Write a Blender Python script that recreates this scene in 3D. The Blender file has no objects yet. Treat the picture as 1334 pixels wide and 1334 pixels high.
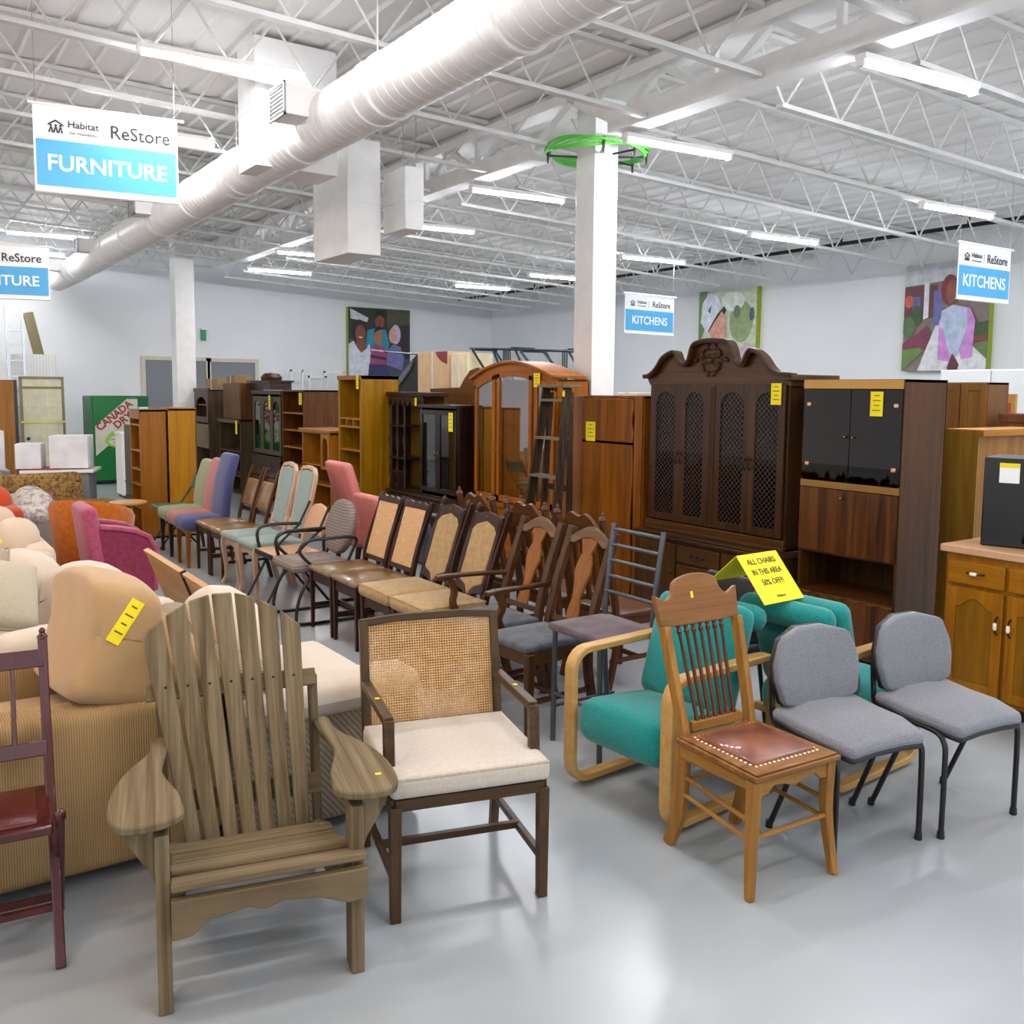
import bpy, math, random
from mathutils import Vector, Matrix
random.seed(7)
PI = math.pi
D = bpy.data
scene = bpy.context.scene
COL = scene.collection

# ---------------------------------------------------------------- camera
cd = D.cameras.new('camera')
cam = D.objects.new('camera', cd)
COL.objects.link(cam)
H = 1.78
r_ = Vector((0.82578423, -0.56391501, 0.0089593))
f_ = Vector((0.56209644, 0.82161409, -0.09485717))
u_ = r_.cross(f_)
cam.matrix_world = Matrix(((r_.x, u_.x, -f_.x, 0), (r_.y, u_.y, -f_.y, 0), (r_.z, u_.z, -f_.z, H), (0, 0, 0, 1)))
cd.sensor_fit = 'HORIZONTAL'
cd.sensor_width = 36.0
cd.lens = 36.0 * 1202.0 / 1334.0
cd.shift_y = -(667.0 - 622.0) / 1334.0
cd.clip_start = 0.05
scene.camera = cam

# ---------------------------------------------------------------- world, exposure
w = D.worlds.new('room_light')
scene.world = w
w.use_nodes = True
w.node_tree.nodes['Background'].inputs[0].default_value = (0.93, 0.95, 1.0, 1)
w.node_tree.nodes['Background'].inputs[1].default_value = 0.85
vs = scene.view_settings
vs.view_transform = 'Standard'
vs.look = 'None'
vs.gamma = 1.0
vs.use_curve_mapping = False
vs.exposure = 0.88
cy = scene.cycles
cy.use_denoising = True
cy.max_bounces = 6
cy.diffuse_bounces = 4
cy.glossy_bounces = 3
cy.transmission_bounces = 4
cy.transparent_max_bounces = 8
cy.sample_clamp_indirect = 6.0
cy.caustics_reflective = False
cy.caustics_refractive = False

# ---------------------------------------------------------------- materials
def srgb(h):
    h = h.lstrip('#')
    return tuple((((int(h[i:i + 2], 16) / 255) + 0.055) / 1.055) ** 2.4 if int(h[i:i + 2], 16) > 10 else int(h[i:i + 2], 16) / 255 / 12.92 for i in (0, 2, 4)) + (1,)
KD = 0.70
def dk_(c, k): return (c[0] * k, c[1] * k, c[2] * k, 1)
def warm(c, k, wt=1.0):
    s = 1 + .14 * wt
    l = .3 * c[0] + .59 * c[1] + .11 * c[2]
    r, g, b = (max(.002, l + (x - l) * s) for x in c[:3])
    return (r * k, g * k, b * k * (1 - .17 * wt), 1)
_M = {}
def newmat(name):
    m = D.materials.new(name)
    m.use_nodes = True
    nt = m.node_tree
    return m, nt, nt.nodes['Principled BSDF']
def plain(name, col, rough=0.5, metal=0.0, spec=0.5, noise=0.06, nscale=6.0, bump=0.0, bscale=60.0, emit=None, es=0.0, coat=0.0):
    key = 'p_' + name
    if key in _M: return _M[key]
    m, nt, b = newmat(name)
    c = srgb(col)
    if max(c[:3]) < .55 and not emit: c = dk_(c, .8)
    b.inputs['Roughness'].default_value = rough
    b.inputs['Metallic'].default_value = metal
    b.inputs['Specular IOR Level'].default_value = spec
    b.inputs['Coat Weight'].default_value = coat
    tc = nt.nodes.new('ShaderNodeTexCoord')
    if noise > 0:
        n = nt.nodes.new('ShaderNodeTexNoise')
        n.inputs['Scale'].default_value = nscale
        n.inputs['Detail'].default_value = 4
        r = nt.nodes.new('ShaderNodeValToRGB')
        r.color_ramp.elements[0].position = 0.3
        r.color_ramp.elements[1].position = 0.7
        r.color_ramp.elements[0].color = tuple(x * (1 - noise * 2) for x in c[:3]) + (1,)
        r.color_ramp.elements[1].color = tuple(min(1, x * (1 + noise)) for x in c[:3]) + (1,)
        nt.links.new(tc.outputs['Object'], n.inputs['Vector'])
        nt.links.new(n.outputs['Fac'], r.inputs['Fac'])
        nt.links.new(r.outputs['Color'], b.inputs['Base Color'])
    else:
        b.inputs['Base Color'].default_value = c
    if bump > 0:
        n2 = nt.nodes.new('ShaderNodeTexNoise')
        n2.inputs['Scale'].default_value = bscale
        n2.inputs['Detail'].default_value = 3
        bp = nt.nodes.new('ShaderNodeBump')
        bp.inputs['Strength'].default_value = bump
        bp.inputs['Distance'].default_value = 0.01
        nt.links.new(tc.outputs['Object'], n2.inputs['Vector'])
        nt.links.new(n2.outputs['Fac'], bp.inputs['Height'])
        nt.links.new(bp.outputs['Normal'], b.inputs['Normal'])
    if emit:
        b.inputs['Emission Color'].default_value = srgb(emit)
        b.inputs['Emission Strength'].default_value = es
    _M[key] = m
    return m
def wood(name, c1, c2, axis='z', rough=0.38, scale=9.0, spec=0.4, coat=0.0, contrast=0.0, bump=0.15, dist=.6, along=.15, wt=1.0, thin=None):
    key = 'w_' + name + axis
    if key in _M: return _M[key]
    m, nt, b = newmat(name + '_' + axis)
    tc = nt.nodes.new('ShaderNodeTexCoord')
    mp = nt.nodes.new('ShaderNodeMapping')
    s = [scale * 3.0] * 3
    s['xyz'.index(axis)] = scale * along
    if thin: s['xyz'.index(thin)] = scale * .3
    mp.inputs['Scale'].default_value = s
    n = nt.nodes.new('ShaderNodeTexNoise')
    n.inputs['Scale'].default_value = 1.0
    n.inputs['Detail'].default_value = 6
    n.inputs['Roughness'].default_value = 0.65
    n.inputs['Distortion'].default_value = dist
    r = nt.nodes.new('ShaderNodeValToRGB')
    r.color_ramp.elements[0].position = 0.32 + contrast
    r.color_ramp.elements[1].position = 0.68 - contrast
    r.color_ramp.elements[0].color = warm(srgb(c1), KD, wt)
    r.color_ramp.elements[1].color = warm(srgb(c2), KD, wt)
    nt.links.new(tc.outputs['Object'], mp.inputs['Vector'])
    nt.links.new(mp.outputs['Vector'], n.inputs['Vector'])
    nt.links.new(n.outputs['Fac'], r.inputs['Fac'])
    nt.links.new(r.outputs['Color'], b.inputs['Base Color'])
    bp = nt.nodes.new('ShaderNodeBump')
    bp.inputs['Strength'].default_value = bump
    bp.inputs['Distance'].default_value = 0.004
    nt.links.new(n.outputs['Fac'], bp.inputs['Height'])
    nt.links.new(bp.outputs['Normal'], b.inputs['Normal'])
    b.inputs['Roughness'].default_value = rough
    b.inputs['Specular IOR Level'].default_value = spec * .7
    b.inputs['Coat Weight'].default_value = coat
    _M[key] = m
    return m
def fabric(name, c, rough=0.9, var=0.10, bump=0.35, bscale=220.0, nscale=90.0, c2=None):
    key = 'f_' + name
    if key in _M: return _M[key]
    m, nt, b = newmat(name)
    tc = nt.nodes.new('ShaderNodeTexCoord')
    n = nt.nodes.new('ShaderNodeTexNoise')
    n.inputs['Scale'].default_value = nscale
    n.inputs['Detail'].default_value = 5
    r = nt.nodes.new('ShaderNodeValToRGB')
    r.color_ramp.elements[0].position = 0.35
    r.color_ramp.elements[1].position = 0.65
    a = dk_(srgb(c), KD); e = dk_(srgb(c2), KD) if c2 else a
    r.color_ramp.elements[0].color = tuple(x * (1 - var * 1.2) for x in a[:3]) + (1,)
    r.color_ramp.elements[1].color = tuple(min(1, x * (1 + var)) for x in e[:3]) + (1,)
    n2 = nt.nodes.new('ShaderNodeTexNoise')
    n2.inputs['Scale'].default_value = bscale
    bp = nt.nodes.new('ShaderNodeBump')
    bp.inputs['Strength'].default_value = bump
    bp.inputs['Distance'].default_value = 0.004
    L = nt.links.new
    L(tc.outputs['Object'], n.inputs['Vector']); L(tc.outputs['Object'], n2.inputs['Vector'])
    L(n.outputs['Fac'], r.inputs['Fac']); L(r.outputs['Color'], b.inputs['Base Color'])
    L(n2.outputs['Fac'], bp.inputs['Height']); L(bp.outputs['Normal'], b.inputs['Normal'])
    b.inputs['Roughness'].default_value = rough
    b.inputs['Specular IOR Level'].default_value = 0.2
    b.inputs['Sheen Weight'].default_value = 0.25
    _M[key] = m
    return m
def striped(name, c1, c2, axis='x', freq=60.0, rough=0.9, soft=0.35, noise=0.0, bump=0.5):
    """ribbed / striped cloth: bands along one object axis"""
    key = 's_' + name
    if key in _M: return _M[key]
    m, nt, b = newmat(name)
    L = nt.links.new
    tc = nt.nodes.new('ShaderNodeTexCoord')
    wv = nt.nodes.new('ShaderNodeTexWave')
    wv.wave_type = 'BANDS'
    wv.bands_direction = {'x': 'X', 'y': 'Y', 'z': 'Z', 'd': 'DIAGONAL'}[axis]
    wv.inputs['Scale'].default_value = freq
    wv.inputs['Distortion'].default_value = noise
    r = nt.nodes.new('ShaderNodeValToRGB')
    r.color_ramp.elements[0].position = 0.5 - soft
    r.color_ramp.elements[1].position = 0.5 + soft
    r.color_ramp.elements[0].color = dk_(srgb(c1), KD)
    r.color_ramp.elements[1].color = dk_(srgb(c2), KD)
    L(tc.outputs['Object'], wv.inputs['Vector']); L(wv.outputs['Fac'], r.inputs['Fac'])
    L(r.outputs['Color'], b.inputs['Base Color'])
    bp = nt.nodes.new('ShaderNodeBump')
    bp.inputs['Strength'].default_value = bump
    bp.inputs['Distance'].default_value = 0.003
    L(wv.outputs['Fac'], bp.inputs['Height']); L(bp.outputs['Normal'], b.inputs['Normal'])
    b.inputs['Roughness'].default_value = rough
    b.inputs['Specular IOR Level'].default_value = 0.2
    _M[key] = m
    return m
def blotch(name, cols, scale=14.0, rough=0.9):
    """printed cloth: several colours in voronoi blotches"""
    key = 'b_' + name
    if key in _M: return _M[key]
    m, nt, b = newmat(name)
    L = nt.links.new
    tc = nt.nodes.new('ShaderNodeTexCoord')
    n = nt.nodes.new('ShaderNodeTexNoise')
    n.inputs['Scale'].default_value = scale
    n.inputs['Detail'].default_value = 4
    n.inputs['Distortion'].default_value = 1.2
    r = nt.nodes.new('ShaderNodeValToRGB')
    cr = r.color_ramp
    k = len(cols)
    while len(cr.elements) < k: cr.elements.new(0.5)
    for i, c in enumerate(cols):
        cr.elements[i].position = 0.32 + 0.36 * i / max(1, k - 1)
        cr.elements[i].color = dk_(srgb(c), .8)
    L(tc.outputs['Object'], n.inputs['Vector']); L(n.outputs['Fac'], r.inputs['Fac'])
    L(r.outputs['Color'], b.inputs['Base Color'])
    b.inputs['Roughness'].default_value = rough
    b.inputs['Specular IOR Level'].default_value = 0.2
    _M[key] = m
    return m
def glass(name='clear_glass', tint='#ffffff', a=0.06, rough=0.02):
    key = 'g_' + name
    if key in _M: return _M[key]
    m, nt, b = newmat(name)
    L = nt.links.new
    out = nt.nodes['Material Output']
    nt.nodes.remove(b)
    tr = nt.nodes.new('ShaderNodeBsdfTransparent')
    tr.inputs[0].default_value = srgb(tint)
    gl = nt.nodes.new('ShaderNodeBsdfGlossy')
    gl.inputs['Roughness'].default_value = rough
    gl.inputs[0].default_value = (0.9, 0.93, 0.95, 1)
    fr = nt.nodes.new('ShaderNodeFresnel')
    fr.inputs[0].default_value = 1.5
    mt = nt.nodes.new('ShaderNodeMath'); mt.operation = 'ADD'; mt.use_clamp = True
    mt.inputs[1].default_value = a
    mx = nt.nodes.new('ShaderNodeMixShader')
    mt.operation = 'MULTIPLY_ADD'; mt.inputs[1].default_value = .5; mt.inputs[2].default_value = a
    L(fr.outputs[0], mt.inputs[0]); L(mt.outputs[0], mx.inputs[0])
    L(tr.outputs[0], mx.inputs[1]); L(gl.outputs[0], mx.inputs[2]); L(mx.outputs[0], out.inputs[0])
    _M[key] = m
    return m

# ---------------------------------------------------------------- mesh builder
class MB:
    def __init__(s, M=None):
        s.v = []; s.f = []; s.mi = []; s.M = M; s.cur = 0; s.sm = []
    def add(s, vs, fs, smooth=True):
        o = len(s.v)
        if s.M is not None: vs = [s.M @ Vector(p) for p in vs]
        s.v.extend([tuple(p) for p in vs])
        for f in fs:
            s.f.append(tuple(o + i for i in f)); s.mi.append(s.cur); s.sm.append(smooth)
        return s
    def box(s, x0, y0, z0, x1, y1, z1, R=None):
        vs = [(x, y, z) for x in (x0, x1) for y in (y0, y1) for z in (z0, z1)]
        if R is not None: vs = [R @ Vector(p) for p in vs]
        fs = [(0, 1, 3, 2), (4, 6, 7, 5), (0, 4, 5, 1), (2, 3, 7, 6), (0, 2, 6, 4), (1, 5, 7, 3)]
        return s.add(vs, fs)
    def cbox(s, c, sz, R=None):
        h = [a / 2 for a in sz]
        vs = [Vector((x, y, z)) for x in (-h[0], h[0]) for y in (-h[1], h[1]) for z in (-h[2], h[2])]
        if R is not None: vs = [R @ p for p in vs]
        c = Vector(c); vs = [p + c for p in vs]
        fs = [(0, 1, 3, 2), (4, 6, 7, 5), (0, 4, 5, 1), (2, 3, 7, 6), (0, 2, 6, 4), (1, 5, 7, 3)]
        return s.add(vs, fs)
    def bar(s, p0, p1, w, d, w1=None, d1=None, up=(0, 0, 1)):
        """rectangular bar; w is measured across (horizontal), d along the 'up-ish' normal"""
        p0 = Vector(p0); p1 = Vector(p1); t = (p1 - p0).normalized()
        u = Vector(up)
        if abs(t.dot(u)) > 0.95: u = Vector((0, 1, 0)) if abs(t.y) < 0.9 else Vector((1, 0, 0))
        a = t.cross(u).normalized(); b = a.cross(t).normalized()
        w1 = w if w1 is None else w1; d1 = d if d1 is None else d1
        vs = []
        for p, ww, dd in ((p0, w, d), (p1, w1, d1)):
            for i, j in ((-1, -1), (1, -1), (1, 1), (-1, 1)):
                vs.append(p + a * (i * ww / 2) + b * (j * dd / 2))
        fs = [(0, 1, 2, 3)[::-1], (4, 5, 6, 7), (0, 1, 5, 4), (1, 2, 6, 5), (2, 3, 7, 6), (3, 0, 4, 7)]
        return s.add(vs, fs)
    def path(s, pts, w, d, closed=False, up=(0, 0, 1), widths=None):
        """rectangular section swept along a polyline (w across, d along the up direction)"""
        P = [Vector(p) for p in pts]; n = len(P); U = Vector(up); vs = []
        for i in range(n):
            a = P[i - 1] if (i > 0 or closed) else P[i]
            b = P[(i + 1) % n] if (i < n - 1 or closed) else P[i]
            t = (b - a).normalized()
            side = t.cross(U)
            if side.length < 1e-4: side = Vector((1, 0, 0))
            side.normalize(); nn = side.cross(t).normalized()
            k = 1.0
            if (0 < i < n - 1) or closed:
                t1 = (P[i] - P[i - 1]).normalized(); k = 1 / max(0.5, abs(t1.dot(t)))
            ww, dd = (w, d) if widths is None else widths[i]
            for x, y in ((-1, -1), (1, -1), (1, 1), (-1, 1)):
                vs.append(P[i] + side * (x * ww / 2) + nn * (y * dd / 2 * k))
        fs = []
        m = n if closed else n - 1
        for i in range(m):
            o = 4 * i; q = 4 * ((i + 1) % n)
            for j in range(4):
                fs.append((o + j, o + (j + 1) % 4, q + (j + 1) % 4, q + j))
        if not closed:
            fs.append((3, 2, 1, 0)); e = 4 * (n - 1); fs.append((e, e + 1, e + 2, e + 3))
        return s.add(vs, fs)
    def tube(s, pts, r, n=8, closed=False):
        P = [Vector(p) for p in pts]; k = len(P)
        rs = r if isinstance(r, (list, tuple)) else [r] * k
        vs = []; prev = None
        for i in range(k):
            a = P[i - 1] if (i > 0 or closed) else P[i]
            b = P[(i + 1) % k] if (i < k - 1 or closed) else P[i]
            t = (b - a).normalized()
            if prev is None:
                q = Vector((0, 0, 1)) if abs(t.z) < 0.9 else Vector((1, 0, 0))
                prev = t.cross(q).normalized()
            else:
                prev = (prev - t * prev.dot(t)).normalized()
            bb = t.cross(prev)
            for j in range(n):
                an = 2 * PI * j / n
                vs.append(P[i] + (prev * math.cos(an) + bb * math.sin(an)) * rs[i])
        fs = []
        m = k if closed else k - 1
        for i in range(m):
            o = n * i; q = n * ((i + 1) % k)
            for j in range(n):
                fs.append((o + j, o + (j + 1) % n, q + (j + 1) % n, q + j))
        if not closed:
            fs.append(tuple(range(n))[::-1]); fs.append(tuple(n * (k - 1) + j for j in range(n)))
        return s.add(vs, fs)
    def lathe(s, prof, c=(0, 0, 0), n=14, axis='z'):
        vs = []; k = len(prof)
        for rr, zz in prof:
            for j in range(n):
                a = 2 * PI * j / n
                p = (rr * math.cos(a), rr * math.sin(a), zz)
                if axis == 'x': p = (p[2], p[0], p[1])
                if axis == 'y': p = (p[0], p[2], p[1])
                vs.append((p[0] + c[0], p[1] + c[1], p[2] + c[2]))
        fs = []
        for i in range(k - 1):
            for j in range(n):
                fs.append((i * n + j, i * n + (j + 1) % n, (i + 1) * n + (j + 1) % n, (i + 1) * n + j))
        fs.append(tuple(range(n))[::-1]); fs.append(tuple(n * (k - 1) + j for j in range(n)))
        return s.add(vs, fs)
    def prism(s, poly, plane, a, b, R=None):
        """2D polygon in plane 'xz','yz','xy' extruded from a to b along the third axis"""
        def P(u, v, t):
            return {'xz': (u, t, v), 'yz': (t, u, v), 'xy': (u, v, t)}[plane]
        n = len(poly)
        vs = [P(u, v, a) for u, v in poly] + [P(u, v, b) for u, v in poly]
        if R is not None: vs = [R @ Vector(p) for p in vs]
        fs = [tuple(range(n)), tuple(range(2 * n - 1, n - 1, -1))]
        for i in range(n):
            j = (i + 1) % n
            fs.append((i, i + n, j + n, j)[::1])
        return s.add(vs, fs)
    def rbox(s, x0, y0, z0, x1, y1, z1, r=0.03, puff=0.0, n=7, R=None, pf=None, warp=None):
        """soft cushion: rounded box, optionally puffed on top/bottom (z) or along pf axis"""
        c = Vector(((x0 + x1) / 2, (y0 + y1) / 2, (z0 + z1) / 2))
        h = Vector((abs(x1 - x0) / 2, abs(y1 - y0) / 2, abs(z1 - z0) / 2))
        r = min(r, h.x, h.y, h.z)
        idx = {}; vs = []; fs = []
        def coord(i, hh):
            # n+1 stations with denser ends
            t = -1 + 2 * i / n
            m = hh - r
            if n >= 5:
                if i == 0: return -hh
                if i == 1: return -hh + r * 0.45
                if i == 2: return -m
                if i == n: return hh
                if i == n - 1: return hh - r * 0.45
                if i == n - 2: return m
                return m * (-1 + 2 * (i - 2) / (n - 4))
            return t * hh
        ax = pf if pf is not None else 2
        def vert(i, j, k):
            key = (i, j, k)
            if key in idx: return idx[key]
            q = Vector((coord(i, h.x), coord(j, h.y), coord(k, h.z)))
            cl = Vector(tuple(max(-(h[a] - r), min(h[a] - r, q[a])) for a in range(3)))
            d = q - cl
            if d.length > 1e-9: q = cl + d.normalized() * r
            if puff:
                o = [a for a in range(3) if a != ax]
                e = (1 - min(1, abs(q[o[0]]) / h[o[0]]) ** 2) * (1 - min(1, abs(q[o[1]]) / h[o[1]]) ** 2)
                q[ax] += puff * e * (q[ax] / h[ax])
            if warp: q = warp(q, h)
            if R is not None: q = R @ q
            idx[key] = len(vs); vs.append(q + c)
            return idx[key]
        for a in range(n):
            for b in range(n):
                fs.append((vert(a, b, 0), vert(a, b + 1, 0), vert(a + 1, b + 1, 0), vert(a + 1, b, 0)))
                fs.append((vert(a, b, n), vert(a + 1, b, n), vert(a + 1, b + 1, n), vert(a, b + 1, n)))
                fs.append((vert(a, 0, b), vert(a + 1, 0, b), vert(a + 1, 0, b + 1), vert(a, 0, b + 1)))
                fs.append((vert(a, n, b), vert(a, n, b + 1), vert(a + 1, n, b + 1), vert(a + 1, n, b)))
                fs.append((vert(0, a, b), vert(0, a, b + 1), vert(0, a + 1, b + 1), vert(0, a + 1, b)))
                fs.append((vert(n, a, b), vert(n, a + 1, b), vert(n, a + 1, b + 1), vert(n, a, b + 1)))
        return s.add(vs, fs)
    def build(s, name, mats, parent=None, bevel=0.0, loc=None, rot=None, angle=38, label=None, fixn=True):
        me = D.meshes.new(name)
        me.from_pydata(s.v, [], s.f)
        if not isinstance(mats, (list, tuple)): mats = [mats]
        for m in mats: me.materials.append(m)
        import bmesh
        if any(s.mi):
            me.polygons.foreach_set('material_index', s.mi)
        bm = bmesh.new(); bm.from_mesh(me)
        if fixn: bmesh.ops.recalc_face_normals(bm, faces=bm.faces)
        ca = math.radians(angle)
        for f in bm.faces: f.smooth = True
        for e in bm.edges:
            if len(e.link_faces) == 2:
                if e.calc_face_angle(0) > ca: e.smooth = False
            else: e.smooth = False
        bm.to_mesh(me); bm.free()
        o = D.objects.new(name, me)
        COL.objects.link(o)
        if bevel > 0:
            b = o.modifiers.new('bevel', 'BEVEL')
            b.width = bevel; b.segments = 2; b.limit_method = 'ANGLE'; b.angle_limit = math.radians(40)
        if parent is not None: o.parent = parent
        if loc: o.location = loc
        if rot: o.rotation_euler = rot
        if label: o['label'] = label
        return o
def tag(o, label, cat, group=None):
    o['label'] = label; o['category'] = cat
    if group: o['group'] = group
    return o
def thing(name, label, cat, loc=(0, 0, 0), rz=0.0, group=None, rot=None):
    o = D.objects.new(name, None)
    o.empty_display_size = 0.1
    COL.objects.link(o)
    o.location = loc
    o.rotation_euler = rot if rot else (0, 0, rz)
    return tag(o, label, cat, group)
def kids(o): return [c for c in COL.objects if c.parent == o]
def copy_tree(o, parent=None):
    c = o.copy(); COL.objects.link(c)
    if parent is not None: c.parent = parent
    for ch in kids(o): copy_tree(ch, c)
    return c
def dup(o, label, loc, rz=None, group=None):
    c = copy_tree(o); c.location = loc
    if rz is not None: c.rotation_euler = (0, 0, rz)
    c['label'] = label
    if group: c['group'] = group
    return c
def struct(o):
    o['kind'] = 'structure'; return o
def text(body, size, mat, parent, M, name='lettering', bold=0.0, ext=0.0006, xscale=1.0, align='CENTER', shear=0.0):
    c = D.curves.new(name, 'FONT')
    c.body = body; c.size = size; c.align_x = align; c.align_y = 'CENTER'
    c.extrude = ext; c.offset = bold; c.shear = shear
    c.resolution_u = 3
    t = D.objects.new(name, c); COL.objects.link(t)
    bpy.context.view_layer.update()
    dg = bpy.context.evaluated_depsgraph_get()
    me = D.meshes.new_from_object(t.evaluated_get(dg))
    D.objects.remove(t)
    me.materials.clear(); me.materials.append(mat)
    me.transform(M @ Matrix.Diagonal((xscale, 1, 1, 1)))
    o = D.objects.new(name, me); COL.objects.link(o)
    if parent is not None: o.parent = parent
    return o
# text standing in the local xz plane, reading along +x, facing -y
def facing(x, y, z): return Matrix.Translation((x, y, z)) @ Matrix.Rotation(PI / 2, 4, 'X')
RX = lambda a: Matrix.Rotation(a, 3, 'X')
RY = lambda a: Matrix.Rotation(a, 3, 'Y')
RZ = lambda a: Matrix.Rotation(a, 3, 'Z')
def arc(cx, cz, r, a0, a1, n, rz=None):
    rz = r if rz is None else rz
    return [(cx + r * math.cos(a0 + (a1 - a0) * i / n), cz + rz * math.sin(a0 + (a1 - a0) * i / n)) for i in range(n + 1)]
def smooth_pts(pts, n=6):
    """Catmull-Rom through points"""
    P = [Vector(p) for p in pts]; out = []
    for i in range(len(P) - 1):
        p0 = P[max(0, i - 1)]; p1 = P[i]; p2 = P[i + 1]; p3 = P[min(len(P) - 1, i + 2)]
        for k in range(n):
            t = k / n
            out.append(0.5 * ((2 * p1) + (p2 - p0) * t + (2 * p0 - 5 * p1 + 4 * p2 - p3) * t * t + (3 * p1 - p0 - 3 * p2 + p3) * t ** 3))
    out.append(P[-1])
    return [tuple(p) for p in out]
FW = -PI / 2      # rotation that turns a thing's front (local -y) towards world -x

WHITE = plain('white_painted_steel', '#e9e8e6', 0.45, noise=0.03)
WALL = plain('white_painted_wall', '#e6e8ea', 0.75, noise=0.03, nscale=0.6)
YEL = plain('yellow_paper', '#f4dc10', 0.7, noise=0.02)
BLK = plain('black_print', '#15151a', 0.6, noise=0)
BLKM = plain('black_metal', '#1b1b1d', 0.35, noise=0.03, metal=0.2)
BLKP = plain('black_plastic', '#18181a', 0.45, noise=0.03)
BRASS = plain('brass', '#b98a4a', 0.28, metal=0.9, noise=0.05)
CHROME = plain('chrome', '#c8c8cc', 0.18, metal=1.0, noise=0)
DARKBR = plain('aged_bronze', '#2c211a', 0.4, metal=0.5, noise=0.1)
IVORY = plain('ivory_ceramic', '#f2efe8', 0.25, noise=0)
# ================================================================ STRUCTURE
XW, YW = 13.25, 20.4
def zc(X): return 4.0 - 0.055 * (X - 5.5)      # joist bottom chord height: the roof falls towards the right wall
JD = 0.5
def yj(Y0, X): return Y0 - 0.08 * (X - 5.5)    # the joists run slightly off square
fm, fnt, fb = newmat('grey_coated_floor')
tc = fnt.nodes.new('ShaderNodeTexCoord')
n1 = fnt.nodes.new('ShaderNodeTexNoise'); n1.inputs['Scale'].default_value = 0.9; n1.inputs['Detail'].default_value = 6
n2 = fnt.nodes.new('ShaderNodeTexNoise'); n2.inputs['Scale'].default_value = 2.5; n2.inputs['Detail'].default_value = 3
r1 = fnt.nodes.new('ShaderNodeValToRGB')
r1.color_ramp.elements[0].position = 0.3; r1.color_ramp.elements[1].position = 0.7
r1.color_ramp.elements[0].color = srgb('#949a9f'); r1.color_ramp.elements[1].color = srgb('#a1a7ac')
mr = fnt.nodes.new('ShaderNodeMapRange')
mr.inputs['To Min'].default_value = 0.20; mr.inputs['To Max'].default_value = 0.30
L = fnt.links.new
L(tc.outputs['Object'], n1.inputs['Vector']); L(tc.outputs['Object'], n2.inputs['Vector'])
L(n1.outputs['Fac'], r1.inputs['Fac']); L(r1.outputs['Color'], fb.inputs['Base Color'])
L(n2.outputs['Fac'], mr.inputs['Value']); L(mr.outputs['Result'], fb.inputs['Roughness'])
fb.inputs['Specular IOR Level'].default_value = 0.55
m = MB(); m.box(-9, -7, -0.1, XW + 0.2, YW + 0.2, 0); struct(m.build('floor', fm))
m = MB(); m.box(-9, YW, -0.1, XW + 0.2, YW + 0.2, 5.4); struct(m.build('wall_back', WALL))
m = MB(); m.box(XW, -7, -0.1, XW + 0.2, YW + 0.2, 4.6); struct(m.build('wall_right', WALL))
DECK = plain('painted_roof_deck', '#efeeec', 0.7, noise=0.03, nscale=0.8)
m = MB()
def dk(X): return zc(X) + JD + 0.03
# ribbed steel deck, ribs across the joists
xs = [-9 + 0.3 * i for i in range(75)]
prof = []
for X in xs:
    prof += [(X, dk(X)), (X + 0.22, dk(X)), (X + 0.235, dk(X) + 0.015), (X + 0.285, dk(X) + 0.015)]
prof = [p for p in prof if p[0] < XW + 0.2]
n = len(prof)
m.add([(x, -7, z) for x, z in prof] + [(x, YW + 0.2, z) for x, z in prof] + [(x, -7, z + 0.1) for x, z in prof] + [(x, YW + 0.2, z + 0.1) for x, z in prof],
      [(i, i + 1, n + i + 1, n + i) for i in range(n - 1)] + [(2 * n + i, 3 * n + i, 3 * n + i + 1, 2 * n + i + 1) for i in range(n - 1)])
struct(m.build('ceiling', DECK, fixn=False))
# hazy dark strip of beam at the back-left is left to the girders
# open web joists: each one its own object
JM = plain('painted_joist_steel', '#d6d5d2', 0.5, noise=0.04)
def joist(Y0, xa, xb, k):
    m = MB()
    A = lambda X, dz: (X, yj(Y0, X), zc(X) + dz)
    for dz in (0.0, JD - 0.02):
        m.bar(A(xa + (0.35 if dz == 0 and xa > 5 else 0.0), dz + 0.02), A(xb - (0.9 if dz == 0 and xb > 12 else 0), dz + 0.02), 0.07, 0.035)
    st = 0.62
    X = xa + 0.1; up = True
    while X < xb - 0.3:
        X2 = min(X + st / 2, xb)
        z0 = JD - 0.03 if up else 0.03
        z1 = 0.03 if up else JD - 0.03
        m.tube([A(X, z0), A(X2, z1)], 0.011, 5)
        X = X2; up = not up
    o = m.build('roof_joist', JM)
    tag(o, '', 'roof joist')
    return o
JY = [1.5, 2.65, 3.85, 5.0, 6.15, 7.35, 8.6, 9.8, 11.0, 12.15, 13.3, 14.45, 15.6, 16.8, 17.9, 19.0]
for k, Y0 in enumerate(JY):
    o = joist(Y0, 5.54, XW - 0.02, k)
    o['label'] = 'white open web steel joist spanning from the girder to the right wall'
    o['group'] = 'roof joists of the right bay'
JYL = [2.25 + 1.2 * i for i in range(15)]
for k, Y0 in enumerate(JYL):
    o = joist(Y0, -3.0, 5.3, k)
    o['label'] = 'white open web steel joist over the sofas left of the girder'
    o['group'] = 'roof joists of the left bay'
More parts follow.
